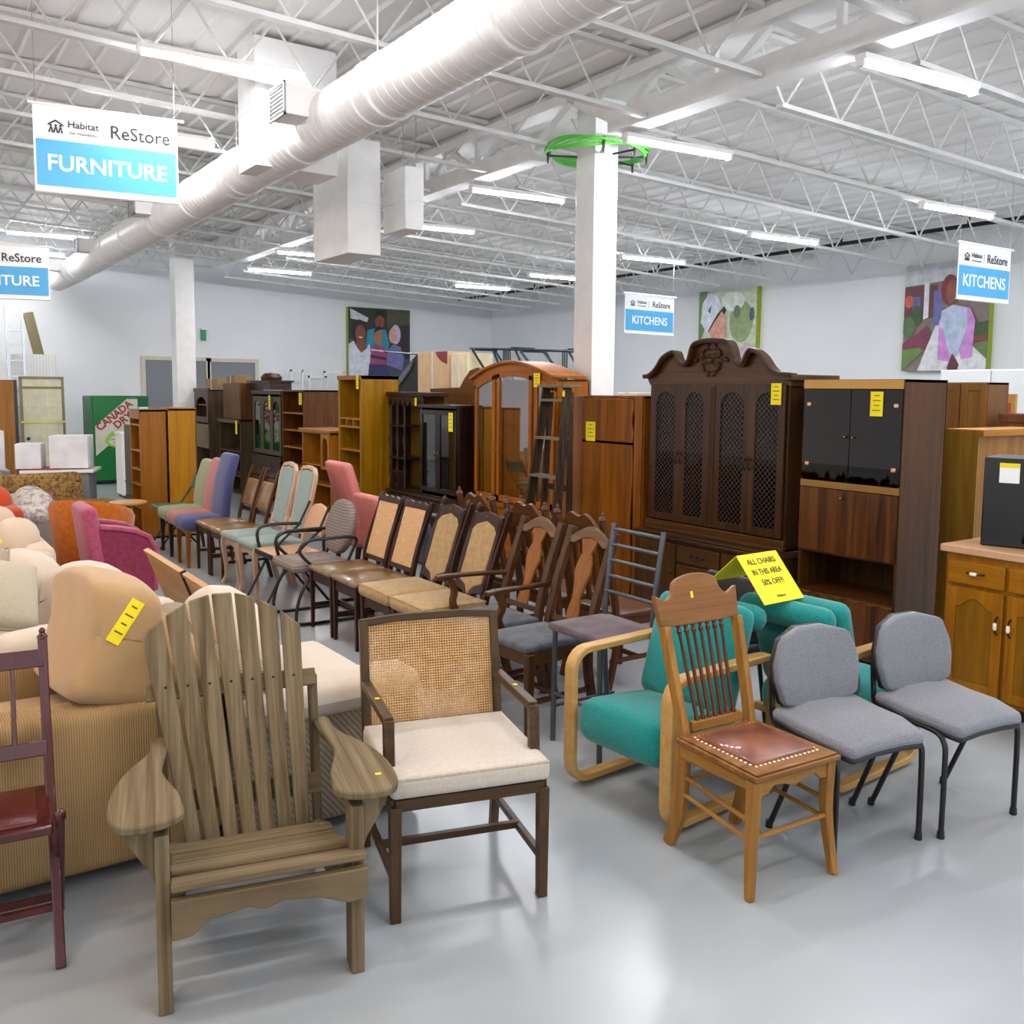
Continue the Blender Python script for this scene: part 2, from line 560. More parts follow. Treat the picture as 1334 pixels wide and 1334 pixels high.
# girders along Y on the columns
GX = 5.42
def girder(y0, y1, label):
    t = thing('truss_girder', label, 'girder', (GX, y0, 0))
    L_ = y1 - y0; zb = 4.0; zt = dk(GX) - 0.04
    m = MB(); m.box(-0.1, 0.55, zb, 0.1, L_ - 0.55, zb + 0.17)
    m.build('bottom_chord', WHITE, t)
    m = MB(); m.box(-0.1, 0, zt - 0.09, 0.1, L_, zt)
    m.build('top_chord', WHITE, t)
    n_ = max(2, round((L_ - 1.1) / 1.15)); st = (L_ - 1.1) / n_
    for i in range(n_):
        a = 0.55 + st * i
        m = MB(); m.bar((0, a + 0.04, zb + 0.1), (0, a + st / 2, zt - 0.06), 0.06, 0.06); m.build('web_diagonal', WHITE, t)
        m = MB(); m.bar((0, a + st / 2, zt - 0.06), (0, a + st - 0.04, zb + 0.1), 0.06, 0.06); m.build('web_diagonal', WHITE, t)
        if i: 
            m = MB(); m.box(-0.025, a - 0.025, zb + 0.1, 0.025, a + 0.025, zt - 0.05); m.build('web_post', WHITE, t)
    for a, e in ((0.0, 0.62), (L_, L_ - 0.62)):
        m = MB(); m.bar((0, a, zt - 0.08), (0, e, zb + 0.1), 0.09, 0.09); m.build('end_diagonal', WHITE, t)
girder(6.95, 18.2, 'white steel truss girder running from the tall near column to the back wall')
girder(-2.2, 6.91, 'white steel truss girder coming from the near column towards the camera')
def column(x, y, s, label):
    t = thing('steel_column', label, 'column', (x, y, 0))
    MB().box(-s / 2, -s / 2, 0, s / 2, s / 2, 4.42).build('shaft', WHITE, t, bevel=0.008)
    MB().box(-s / 2 - .04, -s / 2 - .04, 4.42, s / 2 + .04, s / 2 + .04, 4.45).build('cap_plate', WHITE, t)
    MB().box(-s / 2 - .06, -s / 2 - .06, 0, s / 2 + .06, s / 2 + .06, .02).build('base_plate', WHITE, t)
    return t
column(5.68, 6.93, 0.28, 'square white column rising behind the brown wardrobe')
column(4.62, 17.4, 0.34, 'square white column standing behind the far oak bookcases')

# doors in the back wall: grey roller shutters
SH = striped('grey_shutter', '#8f949b', '#a3a8ae', 'z', 12, 0.5)
for k, (a, b_, zt) in enumerate(((4.62, 5.9, 2.33), (5.95, 6.95, 2.32))):
    t = D.objects.new('door_%d' % (k + 1), None); COL.objects.link(t); struct(t); t.location = (a, YW, 0)
    MB().box(0, -0.03, 0, b_ - a, -0.005, zt).build('shutter', SH, t)
    m = MB(); m.box(-0.08, -0.06, 0, 0, 0, zt + .08); m.box(b_ - a, -0.06, 0, b_ - a + .08, 0, zt + .08); m.box(0, -0.06, zt, b_ - a, 0, zt + .08)
    m.build('frame', plain('beige_door_frame', '#cfc9b4', 0.6), t)
# ================================================================ CEILING SERVICES
# spiral duct
DX, DZ, DR = 2.9, 3.78, 0.212
t = thing('spiral_air_duct', 'big round white spiral duct running under the roof on the left', 'air duct', (DX, 0, DZ))
m = MB()
prof = []
y = -1.0
m.lathe([(DR, -1.0), (DR, 19.6)], n=40, axis='y')
m.build('duct_tube', plain('white_duct', '#e4e1df', 0.42, noise=0.03), t)
for k in range(12):
    y = 1.2 + k * 1.5
    m = MB(); m.lathe([(DR, y - .035), (DR + .012, y - .02), (DR + .012, y + .02), (DR, y + .035)], n=40, axis='y'); m.build('duct_joint', WHITE, t)
m = MB()
y = -0.5
while y < 19.4:
    m.lathe([(DR, y - .004), (DR + .003, y), (DR, y + .004)], n=32, axis='y'); y += 0.11
o = m.build('spiral_seam', WHITE, t); 
for y in (3.4, 5.9, 8.9, 11.6, 14.4, 17.2):
    m = MB(); m.tube([(0, y, DR), (0, y, 4.42 - DZ)], 0.006, 5)
    m.tube([(DR * 1.02 * math.cos(a), y, DR * 1.02 * math.sin(a)) for a in [2 * PI * i / 32 for i in range(32)]], 0.008, 5, True)
    m.build('hanger', WHITE, t)
def register(x, y, z, label, s=0.22):
    t = thing('air_register', label, 'air vent', (x, y, z), 0, 'air registers on the duct')
    MB().box(-s * .45, -s * .6, -s * .45, s * .55, s * .6, s * .45).build('collar', WHITE, t, bevel=.004)
    m = MB(); m.box(-s * .45 - .015, -s * .66, -s * .5, -s * .45, s * .66, -s * .42); m.box(-s * .45 - .015, -s * .66, s * .42, -s * .45, s * .66, s * .5)
    m.box(-s * .45 - .015, -s * .66, -s * .5, -s * .45, -s * .58, s * .5); m.box(-s * .45 - .015, s * .58, -s * .5, -s * .45, s * .66, s * .5)
    for i in range(7): m.cbox((-s * .45 - .008, 0, -s * .36 + i * s * .12), (.012, s * 1.16, .006), RY(.5))
    m.build('grille', plain('grey_grille', '#a9a9ac', .5), t)
register(2.62, 6.75, 3.86, 'boxy air register on the duct beside the large white plenum', .24)
register(2.62, 11.5, 3.86, 'air register on the duct just behind the near blue banner', .24)
register(2.62, 15.2, 3.86, 'small air register far along the duct, nearer of the last two', .22)
register(2.62, 18.0, 3.86, 'farthest air register on the duct by the back wall', .22)
def plenum(x0, x1, y0, y1, z0, z1, label):
    t = thing('white_duct_box', label, 'duct box', ((x0 + x1) / 2, y0, z0))
    w_ = (x1 - x0) / 2
    MB().box(-w_, 0, 0, w_, y1 - y0, z1 - z0).build('box_body', WHITE, t, bevel=.006)
    m = MB(); m.box(-w_ - .005, -.005, (z1 - z0) * .45, w_ + .005, y1 - y0 + .005, (z1 - z0) * .45 + .012)
    m.build('flange', WHITE, t)
    for q in (-w_ + .03, w_ - .03):
        m = MB(); m.tube([(q, .1, z1 - z0), (q, .1, dk((x0 + x1) / 2 + q) - z0)], .005, 5); m.build('hanger_rod', CHROME, t)
    return t
plenum(2.64, 3.36, 7.62, 8.05, 3.60, dk(3.3) - .02, 'large bright white duct box the round duct runs into')
plenum(3.68, 4.02, 8.13, 8.95, 3.04, 4.10, 'lowest hanging white box right of the round duct')
plenum(4.16, 4.36, 7.9, 8.35, 3.28, 3.86, 'small narrow white box right of the lowest hanging box')


# strip lights: lamp body, glowing tube and its own light
TUBE = plain('glowing_tube', '#ffffff', .3, noise=0, emit='#f4f8ff', es=55)
LT = D.lights.new('tube_light', 'AREA'); LT.shape = 'RECTANGLE'; LT.size = 1.15; LT.size_y = 0.07; LT.energy = 14.5; LT.color = (1.0, .985, .96)
TUBEW = plain('warm_glowing_tube', '#fff0dc', .3, noise=0, emit='#ffcf9c', es=48)
LTW = D.lights.new('warm_tube_light', 'AREA'); LTW.shape = 'RECTANGLE'; LTW.size = 1.15; LTW.size_y = 0.07; LTW.energy = 16; LTW.color = (1.0, .80, .60)
lightproto = None
def strip(x, y, z, label, rz=-0.08):
    global lightproto
    if lightproto is None:
        t = thing('strip_light', label, 'strip light', (x, y, z), rz, 'tube strip lights under the joists')
        MB().box(-.6, -.045, .012, .6, .045, .05).build('housing', WHITE, t, bevel=.004)
        m = MB(); m.tube([(-.57, 0, -.008), (.57, 0, -.008)], .018, 10); m.build('tube', TUBE, t)
        m = MB(); m.box(-.6, -.03, -.03, -.575, .03, .012); m.build('end_cap', WHITE, t)
        m = MB(); m.box(.575, -.03, -.03, .6, .03, .012); m.build('end_cap', WHITE, t)
        l = D.objects.new('tube_lamp', LT); COL.objects.link(l); l.parent = t; l.location = (0, 0, -.035)
        lightproto = t
    else:
        t = copy_tree(lightproto)
        t.location = (x, y, z); t.rotation_euler = (0, 0, rz); t['label'] = label
    return t
def near_joist(Y, X, ys):
    return min((yj(q, X) for q in ys), key=lambda v: abs(v - Y))
SL = [(2.2, 7.0, 'L', 'tube strip light nearest above the blue furniture banner'),
      (2.2, 9.3, 'L', 'tube strip light half hidden by the near banner right edge'),
      (2.3, 16.3, 'L', 'long tube strip light left of the duct above the far banner'),
      (2.3, 18.7, 'L', 'tube strip light peeking out right of the far furniture banner'),
      (5.95, 3.82, 'R', 'brightest tube strip light at the upper right of the view'),
      (5.95, 6.12, 'R', 'tube strip light starting right beside the near column'),
      (5.95, 8.62, 'R', 'tube strip light left of the near column, second bay'),
      (6.2, 10.95, 'R', 'tube strip light showing beside the small narrow duct box'),
      (6.2, 16.7, 'R', 'tube strip light above the far grey shutter doors'),
      (5.9, 14.4, 'R', 'tube strip light peeking left of the lowest white box'),
      (9.6, 5.65, 'R', 'tube strip light above the right kitchens banner'),
      (9.6, 7.95, 'R', 'tube strip light before the woman with helmet poster'),
      (9.6, 10.36, 'R', 'tube strip light just right of the near column and above the small kitchens banner'),
      (9.75, 12.9, 'R', 'tube strip light just left of the near column'),
      (9.6, 15.1, 'R', 'tube strip light above the family poster on the right side'),
      (6.5, 2.3, 'R', 'tube strip light seen end on at the right frame edge')]
for (x, y, s, lab) in SL:
    strip(x, y, zc(x) - .055, lab)
# the same rows carry on over and behind the camera
for x, y in ((2.2, 4.7), (2.2, 2.3), (2.2, -.1), (5.95, 1.2), (5.95, -1.0), (-1.4, 7.0), (-1.4, 4.6), (-1.4, 2.2), (-1.4, -.2), (-1.4, 11.8), (9.6, 3.2), (9.6, .8), (2.2, -2.5), (5.9, -3.4), (-4.6, 5), (-4.6, 9)):
    t = strip(x, y, zc(x) - .055, 'tube strip light over the aisle behind the photographer')
    if x < 0:
        for c in kids(t):
            if c.type == 'LIGHT': c.data = LTW
            if c.name.startswith('tube') and c.type == 'MESH': c.data = c.data.copy(); c.data.materials.clear(); c.data.materials.append(TUBEW)
# black pipe along the right wall and small conduits
m = MB(); m.tube([(12.2, 2, 4.03), (12.2, 20.3, 4.03)], .03, 8)
for y in range(3, 20, 2): m.box(12.19, y, 4.03, 12.21, y + .03, 4.14)
tag(m.build('black_pipe', BLKM), 'black pipe running high along the right wall', 'pipe')
# coil of green hose on hooks round the column
t = thing('green_cable_coil', 'bright green cable coiled in a ring around the near column', 'cable', (5.68, 6.93, 3.98))
for k in range(5):
    m = MB(); rr = .46 + .013 * k; m.tube([(rr * math.cos(a), rr * .9 * math.sin(a), .012 * k + .02 * math.sin(3 * a + k)) for a in [2 * PI * i / 40 for i in range(40)]], .011, 6, True)
    m.build('cable_loop', plain('green_cable', '#5fd046', .5, noise=.03), t)
m = MB()
for a in (2.6, 4.2, 4.9, 5.6, .1):
    c, s_ = math.cos(a), math.sin(a)
    m.bar((.19 * c, .19 * s_, -.02), (.48 * c, .43 * s_, -.02), .016, .016); m.bar((.48 * c, .43 * s_, .06), (.48 * c, .43 * s_, -.09), .026, .026, .01, .01)
m.build('hook', BLKM, t)
# banners
SKY = plain('banner_blue', '#52a8dc', .6, noise=.02)
BW = plain('banner_white', '#eef0f2', .6, noise=0)
NAVY = plain('banner_print_dark', '#23272f', .6, noise=0)
def house_logo(t, x, z, s):
    m = MB(); y0, y1 = -.009, -.007
    m.prism([(x - s, z + .35 * s), (x, z + s), (x + s, z + .35 * s), (x + s, z + .15 * s), (x, z + .75 * s), (x - s, z + .15 * s)], 'xz', y0, y1)
    for k in (-.6, 0, .6):
        m.prism(arc(x + k * s, z + .18 * s, .16 * s, 0, 2 * PI, 10), 'xz', y0, y1)
        m.prism([(x + k * s - .1 * s, z), (x + k * s + .12 * s, z), (x + k * s + .3 * s, z - .8 * s), (x + k * s + .12 * s, z - .8 * s), (x + k * s, z - .2 * s), (x + k * s - .2 * s, z - .8 * s), (x + k * s - .36 * s, z - .8 * s)], 'xz', y0, y1)
    m.build('house_emblem', NAVY, t)
def banner(word, x, y, zt, w_, h_, rz, label, hang, ts):
    t = thing('hanging_banner', label, 'banner', (x, y, zt), rz)
    # local origin is the top left corner, x runs right
    MB().box(0, -.003, -h_, w_, .003, 0).build('banner_sheet', BW, t)
    MB().box(w_ * .015, -.006, -h_ * .93, w_ * .985, -.004, -h_ * .40).build('blue_panel', SKY, t)
    m = MB(); m.tube([(-.03, 0, 0), (w_ + .05, 0, 0)], .012, 8); m.build('top_rail', WHITE, t)
    m = MB(); m.tube([(0, 0, -h_), (w_, 0, -h_)], .012, 8); m.build('bottom_rail', WHITE, t)
    text(word, ts, BW, t, facing(w_ / 2, -.008, -h_ * .67), bold=ts * .018, xscale=1.0)
    text('ReStore', h_ * .22, NAVY, t, facing(w_ * .73, -.008, -h_ * .24), bold=.001, xscale=.95)
    text('Habitat', h_ * .115, NAVY, t, facing(w_ * .335, -.008, -h_ * .205), bold=.0005)
    text('for Humanity', h_ * .055, NAVY, t, facing(w_ * .335, -.008, -h_ * .30))
    MB().box(w_ * .47, -.008, -h_ * .34, w_ * .474, -.006, -h_ * .15).build('divider', plain('grey_line', '#9aa0a6', .6, noise=0), t)
    house_logo(t, w_ * .15, -h_ * .25, h_ * .085)
    for q in (.02, w_ - .02):
        m = MB(); m.tube([(q, 0, 0), (q, 0, hang)], .003, 5); m.build('hanging_wire', CHROME, t)
banner('FURNITURE', 1.0, 7.6, 3.80, .985, .615, -.128, 'near white and blue banner reading FURNITURE at the upper left', dk(1.4) - 3.8, .158)
banner('FURNITURE', .62, 11.4, 3.26, .985, .56, -.24, 'farther FURNITURE banner cut off by the left frame edge', dk(1.0) - 3.26, .15)
banner('KITCHENS', 9.03, 10.33, 3.2, 1.07, .575, .08, 'small KITCHENS banner hanging just right of the near column', dk(9.5) - 3.2, .165)
banner('KITCHENS', 9.03, 5.28, 3.3, .96, .56, -.02, 'KITCHENS banner hanging in front of the porch poster at far right', dk(9.5) - 3.3, .17)
# ================================================================ FOREGROUND CHAIRS
GREYW = lambda a: wood('weathered_wood', '#584930', '#98866a', a, .8, 13, .2, contrast=-.02, bump=.4, dist=.1, along=.06, wt=0, thin={'z': 'y', 'x': 'z', 'y': 'z'}[a])
def adirondack():
    t = thing('adirondack_chair', 'big weathered grey brown slatted garden armchair in the foreground, left of centre', 'chair', (.87, 2.56, 0), -.23)
    for s in (-1, 1):
        m = MB(); m.prism([(-.045, 0), (.045, 0), (.045, .53), (-.045, .53)], 'yz', s * .275 - .02, s * .275 + .02)
        m.build('leg', GREYW('z'), t, bevel=.004)
        # side rail running back to the floor
        m = MB(); m.prism([(-.04, .27), (-.04, .375), (.3, .33), (.52, .24), (.76, .11), (.80, 0), (.66, 0), (.53, .08), (.3, .2)], 'yz', s * .235 - .02, s * .235 + .02)
        m.build('side_rail', GREYW('y'), t, bevel=.004)
        pts = [(.215, .04), (.215, -.01), (.25, -.05), (.32, -.07), (.38, -.055), (.41, -.005), (.418, .08), (.412, .18), (.392, .28), (.36, .37), (.325, .44), (.305, .52), (.30, .62), (.25, .62), (.25, .52), (.262, .42), (.27, .32), (.25, .22), (.225, .13)]
        pts = smooth_pts([(x, y, 0) for x, y in pts] + [(pts[0][0], pts[0][1], 0)], 3)[:-1]
        poly = [(s * x, y) for x, y, _ in pts]
        m = MB(); m.prism(poly, 'xy', .555, .58); arm = m.build('armrest', GREYW('y'), t, bevel=.006)
        m = MB(); m.prism([(.0, .555), (.085, .555), (.07, .51), (.015, .42), (0, .38)], 'xz', -.02, .02, R=Matrix.Diagonal((s, 1, 1)))
        for i, v in enumerate(m.v): m.v[i] = (v[0] + s * .295, v[1], v[2])
        m.build('arm_bracket', GREYW('z'), t, bevel=.003)
    # apron with scalloped lower edge
    low = [(-.255, .24), (-.20, .245), (-.15, .285), (-.05, .30), (0, .285), (.05, .30), (.15, .29), (.24, .255), (.3, .26)]
    m = MB(); m.prism([(.3, .355), (-.255, .355)] + low, 'xz', -.085, -.055); m.build('front_apron', GREYW('x'), t, bevel=.004)
    zz = [(-.045, .372, .075), (.045, .362, .085), (.14, .345, .075), (.235, .322, .085), (.325, .295, .075)]
    for i, (y, z, w_) in enumerate(zz):
        m = MB()
        if i < 3: m.cbox((.02 if i < 2 else 0, y, z + .012), (.55 if i < 2 else .50, w_, .022), RX(-.15))
        else: m.cbox((0, y, z + .012), (.5, w_, .022), RX(-.28))
        m.build('seat_slat', GREYW('x'), t, bevel=.005)
    # fan back
    n_ = 7
    tops = [.925, .985, 1.02, 1.035, 1.03, 1.0, .945]
    for i in range(n_):
        k = i - 3
        xb, xt = k * .058, k * .078 - .055
        yb, zb = .37, .275
        x1, x0 = .024, .034
        zf = lambda x: 1.045 - 1.75 * (x + .055) ** 2
        zl, zr = zf(xt - x0), zf(xt + x0)
        vs = []
        for y_off in (0, .02):
            vs += [(xb - x1, yb + y_off, zb), (xb + x1, yb + y_off, zb), (xt + x0, yb + (zr - zb) * .44 + y_off, zr), (xt - x0, yb + (zl - zb) * .44 + y_off, zl)]
        fs = [(0, 1, 2, 3), (7, 6, 5, 4)] + [(j, j + 4, (j + 1) % 4 + 4, (j + 1) % 4) for j in range(4)]
        m = MB(); m.add(vs, fs); m.build('back_slat', GREYW('z'), t, bevel=.004)
    m = MB(); m.cbox((-.03, .605, .74), (.57, .03, .06), RX(-.4)); m.build('back_brace', GREYW('x'), t, bevel=.003)
    m = MB(); m.cbox((0, .47, .40), (.5, .03, .07), RX(-.4)); m.build('lower_back_brace', GREYW('x'), t, bevel=.003)
    for s in (-1, 1):
        m = MB(); m.bar((s * .26 - .01, .645, .74), (s * .262, .60, .10), .03, .05); m.build('rear_post', GREYW('z'), t, bevel=.003)
    m = MB()
    for i in range(n_):
        k = i - 3; z = .76; f = (z - .275) / (1.0 - .275); x = k * (.058 + .02 * f) - .055 * f
        m.lathe([(.004, -.003), (.004, .001)], (x, .37 + (z - .275) * .44 - .001, z), 8, 'y')
    m.build('screw', DARKBR, t)
    MB().cbox((.36, .05, .5815), (.018, .012, .002)).build('price_sticker', YEL, t, label='tiny yellow sticker on the right arm')
    return t
adirondack()

WALN = lambda a: wood('walnut_frame', '#3b2a1c', '#5d4630', a, .4, 8, .4)
def cane_mat():
    m, nt, b = newmat('woven_cane')
    L = nt.links.new
    tc = nt.nodes.new('ShaderNodeTexCoord')
    sp = nt.nodes.new('ShaderNodeSeparateXYZ')
    L(tc.outputs['Object'], sp.inputs[0])
    outs = []
    for ax in ('X', 'Z'):
        mu = nt.nodes.new('ShaderNodeMath'); mu.operation = 'MULTIPLY'; mu.inputs[1].default_value = 100
        fr = nt.nodes.new('ShaderNodeMath'); fr.operation = 'FRACT'
        gt = nt.nodes.new('ShaderNodeMath'); gt.operation = 'GREATER_THAN'; gt.inputs[1].default_value = .42
        L(sp.outputs[ax], mu.inputs[0]); L(mu.outputs[0], fr.inputs[0]); L(fr.outputs[0], gt.inputs[0]); outs.append(gt)
    mn = nt.nodes.new('ShaderNodeMath'); mn.operation = 'MULTIPLY'
    L(outs[0].outputs[0], mn.inputs[0]); L(outs[1].outputs[0], mn.inputs[1])
    tr = nt.nodes.new('ShaderNodeBsdfTransparent'); mx = nt.nodes.new('ShaderNodeMixShader')
    n = nt.nodes.new('ShaderNodeTexNoise'); n.inputs['Scale'].default_value = 25
    r = nt.nodes.new('ShaderNodeValToRGB'); r.color_ramp.elements[0].color = srgb('#a87c44'); r.color_ramp.elements[1].color = srgb('#d4ab74')
    L(tc.outputs['Object'], n.inputs['Vector']); L(n.outputs['Fac'], r.inputs['Fac']); L(r.outputs['Color'], b.inputs['Base Color'])
    b.inputs['Roughness'].default_value = .5
    L(mn.outputs[0], mx.inputs[0]); L(b.outputs[0], mx.inputs[1]); L(tr.outputs[0], mx.inputs[2])
    L(mx.outputs[0], nt.nodes['Material Output'].inputs[0])
    return m
def cane_chair():
    t = thing('caned_armchair', 'dark walnut armchair with woven cane back and white padded seat', 'chair', (1.60, 2.57, 0), -.265)
    x = .262
    for s in (-1, 1):
        m = MB(); m.bar((s * x, 0, 0), (s * x, 0, .40), .035, .035, .04, .04, up=(0, 1, 0)); m.build('leg', WALN('z'), t, bevel=.003)
        m = MB(); m.path([(s * x, .55, 0), (s * x, .50, .38), (s * x, .525, .55), (s * x, .585, .885)], .032, .038, up=(0, 1, 0)); m.build('leg', WALN('z'), t, bevel=.003)
        m = MB(); m.path([(s * x, .52, .655), (s * x, .10, .655)], .036, .03)
        m.bar((s * x, .105, .66), (s * x, .085, .40), .036, .036, up=(0, 1, 0))
        m.build('armrest', WALN('y'), t, bevel=.004)
        m = MB(); m.box(s * x - .016, 0, .385, s * x + .016, .5, .425); m.build('side_rail', WALN('y'), t, bevel=.002)
        m = MB(); m.box(s * x - .012, .0, .13, s * x + .012, .53, .155); m.build('side_stretcher', WALN('y'), t, bevel=.002)
    m = MB(); m.box(-x, -.015, .385, x, .018, .425); m.build('front_rail', WALN('x'), t, bevel=.002)
    m = MB(); m.box(-x, .48, .385, x, .51, .425); m.build('rear_rail', WALN('x'), t, bevel=.002)
    m = MB(); m.box(-x, .24, .135, x, .265, .16); m.build('cross_stretcher', WALN('x'), t, bevel=.002)
    # slightly bowed top rail and back frame
    R = Matrix.Translation((0, .505, .42)) @ Matrix.Rotation(-.165, 4, 'X')
    m = MB(R); m.path([(-x - .015, 0, .465), (-.13, 0, .477), (.13, 0, .477), (x + .015, 0, .465)], .03, .028); m.build('top_rail', WALN('x'), t, bevel=.003)
    m = MB(R); m.box(-x, -.012, .05, x, .012, .075); m.build('bottom_rail', WALN('x'), t, bevel=.002)
    P = MB(R); P.box(-x + .015, -.004, .06, x - .015, .0, .47); P.build('cane_panel', cane_mat(), t, label='woven cane back panel')
    m = MB(); m.rbox(-x - .02, -.03, .43, x + .02, .50, .505, .022, puff=.012); sc = m.build('seat_cushion', fabric('cream_brocade', '#dcd0c2', var=.05, nscale=70), t, label='white textured seat cushion')
    m = MB(); P_ = [(-x - .01, -.025, .497), (x + .01, -.025, .497), (x + .01, .49, .497), (-x - .01, .49, .497)]; m.tube(P_, .006, 6, True); m.build('piping', fabric('cream_piping', '#cfc0ae'), t)
    for s in (-1, 1):
        MB().cbox((s * x, .3, .672), (.016, .012, .002)).build('price_sticker', YEL, t)
cane_chair()

OAKW = lambda a: wood('golden_oak', '#8a5f33', '#b98a55', a, .4, 9, .4, bump=.2)
OAKD = lambda a: wood('brown_oak', '#754d30', '#a3744a', a, .4, 9, .4, bump=.2)
SPND = wood('red_brown_spindle', '#4a2718', '#6f4230', 'z', .3, 9)
def oak_chair():
    t = thing('pressback_chair', 'oak spindle back side chair with studded brown leather seat', 'chair', (2.645, 2.06, 0), -.06)
    # local: front legs at y=0
    for s in (-1, 1):
        if s > 0: pts = [(s * .20, -.03, 0), (s * .205, .0, .1), (s * .19, .01, .25), (s * .185, .005, .43)]
        else: pts = [(s * .205, -.005, 0), (s * .2, .0, .1), (s * .195, .005, .25), (s * .19, .005, .43)]
        pts = smooth_pts(pts, 4)
        m = MB(); n_ = len(pts); m.path(pts, .03, .03, up=(0, 1, 0), widths=[(.028 + .016 * i / n_, .028 + .016 * i / n_) for i in range(n_)]); m.build('leg', OAKW('z'), t, bevel=.004)
        pts = smooth_pts([(s * .175, .46, 0), (s * .172, .41, .15), (s * .17, .395, .40), (s * .175, .40, .50), (s * .185, .455, .70), (s * .19, .50, .865)], 4)
        n_ = len(pts); m = MB(); m.path(pts, .032, .04, up=(0, 1, 0), widths=[(.03, .045 + .02 * math.sin(PI * min(1, i / (n_ * .55)))) for i in range(n_)]); m.build('leg', OAKW('z'), t, bevel=.004)
    # seat
    m = MB(); m.prism([(-.215, -.03), (.215, -.03), (.205, .40), (-.205, .40)], 'xy', .435, .455); m.prism([(-.205, -.02), (.205, -.02), (.195, .39), (-.195, .39)], 'xy', .455, .464)
    m.build('seat_frame', OAKD('x'), t, bevel=.006)
    m = MB(); m.rbox(-.155, .04, .455, .155, .34, .475, .01, puff=.012); m.build('leather_pad', plain('brown_leather', '#8a4a32', .35, noise=.25, nscale=9, coat=.3), t, label='worn chestnut leather seat pad')
    m = MB()
    for i in range(15):
        u = -.155 + .31 * i / 14
        for y in (.032, .348): m.lathe([(.006, 0), (.005, .003), (.001, .005)], (u, y, .463), 8)
    for i in range(1, 14):
        v = .032 + .316 * i / 14
        for x in (-.162, .162): m.lathe([(.006, 0), (.005, .003), (.001, .005)], (x, v, .463), 8)
    m.build('nail_head', plain('pale_brass_nail', '#e9dfc8', .3, metal=.4, noise=0), t)
    # scalloped aprons
    def apron(a, b, plane, t0, t1):
        k = [(0, .37), (.12, .375), (.2, .40), (.35, .395), (.5, .375), (.65, .395), (.8, .40), (.88, .375), (1, .37)]
        poly = [(b, .437), (a, .437)] + [(a + (b - a) * u, v) for u, v in k]
        m = MB(); m.prism(poly, plane, t0, t1); return m
    apron(-.175, .175, 'xz', -.008, .012).build('front_apron', OAKW('x'), t, bevel=.003)
    for s in (-1, 1): 
        m = MB(); m.prism([(.01, .385), (.39, .37), (.39, .437), (.01, .437)], 'yz', s * .18 - .009, s * .18 + .009); m.build('side_apron', OAKW('y'), t, bevel=.003)
    MB().box(-.17, .385, .38, .17, .4, .437).build('rear_apron', OAKW('x'), t)
    for z in (.235, .305):
        for s in (-1, 1):
            m = MB(); m.tube([(s * .19, .01, z - .03), (s * .175, .41, z)], .009, 8); m.build('side_stretcher', OAKW('y'), t)
    m = MB(); m.tube([(-.19, .005, .22), (.19, .005, .22)], .010, 8); m.build('front_stretcher', OAKW('x'), t)
    m = MB(); m.tube([(-.175, .41, .27), (.175, .41, .27)], .009, 8); m.build('rear_stretcher', OAKW('x'), t)
    # crest rail
    R = Matrix.Translation((0, .515, .86)) @ Matrix.Rotation(-.25, 4, 'X')
    cr = smooth_pts([(-.215, 0, .125), (-.16, 0, .10), (-.125, 0, .125), (-.11, 0, .165), (-.07, 0, .185), (0, 0, .195), (.07, 0, .185), (.11, 0, .165), (.125, 0, .125), (.16, 0, .10), (.215, 0, .125)], 3)
    poly = [(p[0], p[2]) for p in cr] + [(.205, .0), (.12, -.005), (0, -.005), (-.12, -.005), (-.205, .0)]
    m = MB(R); m.prism(poly, 'xz', -.014, .012); m.build('crest_rail', OAKD('x'), t, bevel=.004)
    m = MB(R); m.cbox((-.03, -.0155, .11), (.012, .002, .026)); m.build('price_sticker', YEL, t)
    MB().cbox((0, .402, .485), (.26, .024, .04)).build('lower_back_rail', OAKW('x'), t, bevel=.004)
    for i in range(7):
        k = i - 3; x0, x1 = k * .032, k * .038
        p0 = Vector((x0, .403, .50)); p1 = Vector((x1, .514, .872))
        pr = [(0, .009), (.03, .012), (.06, .007), (.1, .008), (.5, .0075), (.86, .006), (.9, .011), (.93, .006), (.96, .011), (1, .007)]
        m = MB(); m.tube([p0.lerp(p1, a) for a, _ in pr], [b for _, b in pr], 8); m.build('spindle', SPND, t)
oak_chair()

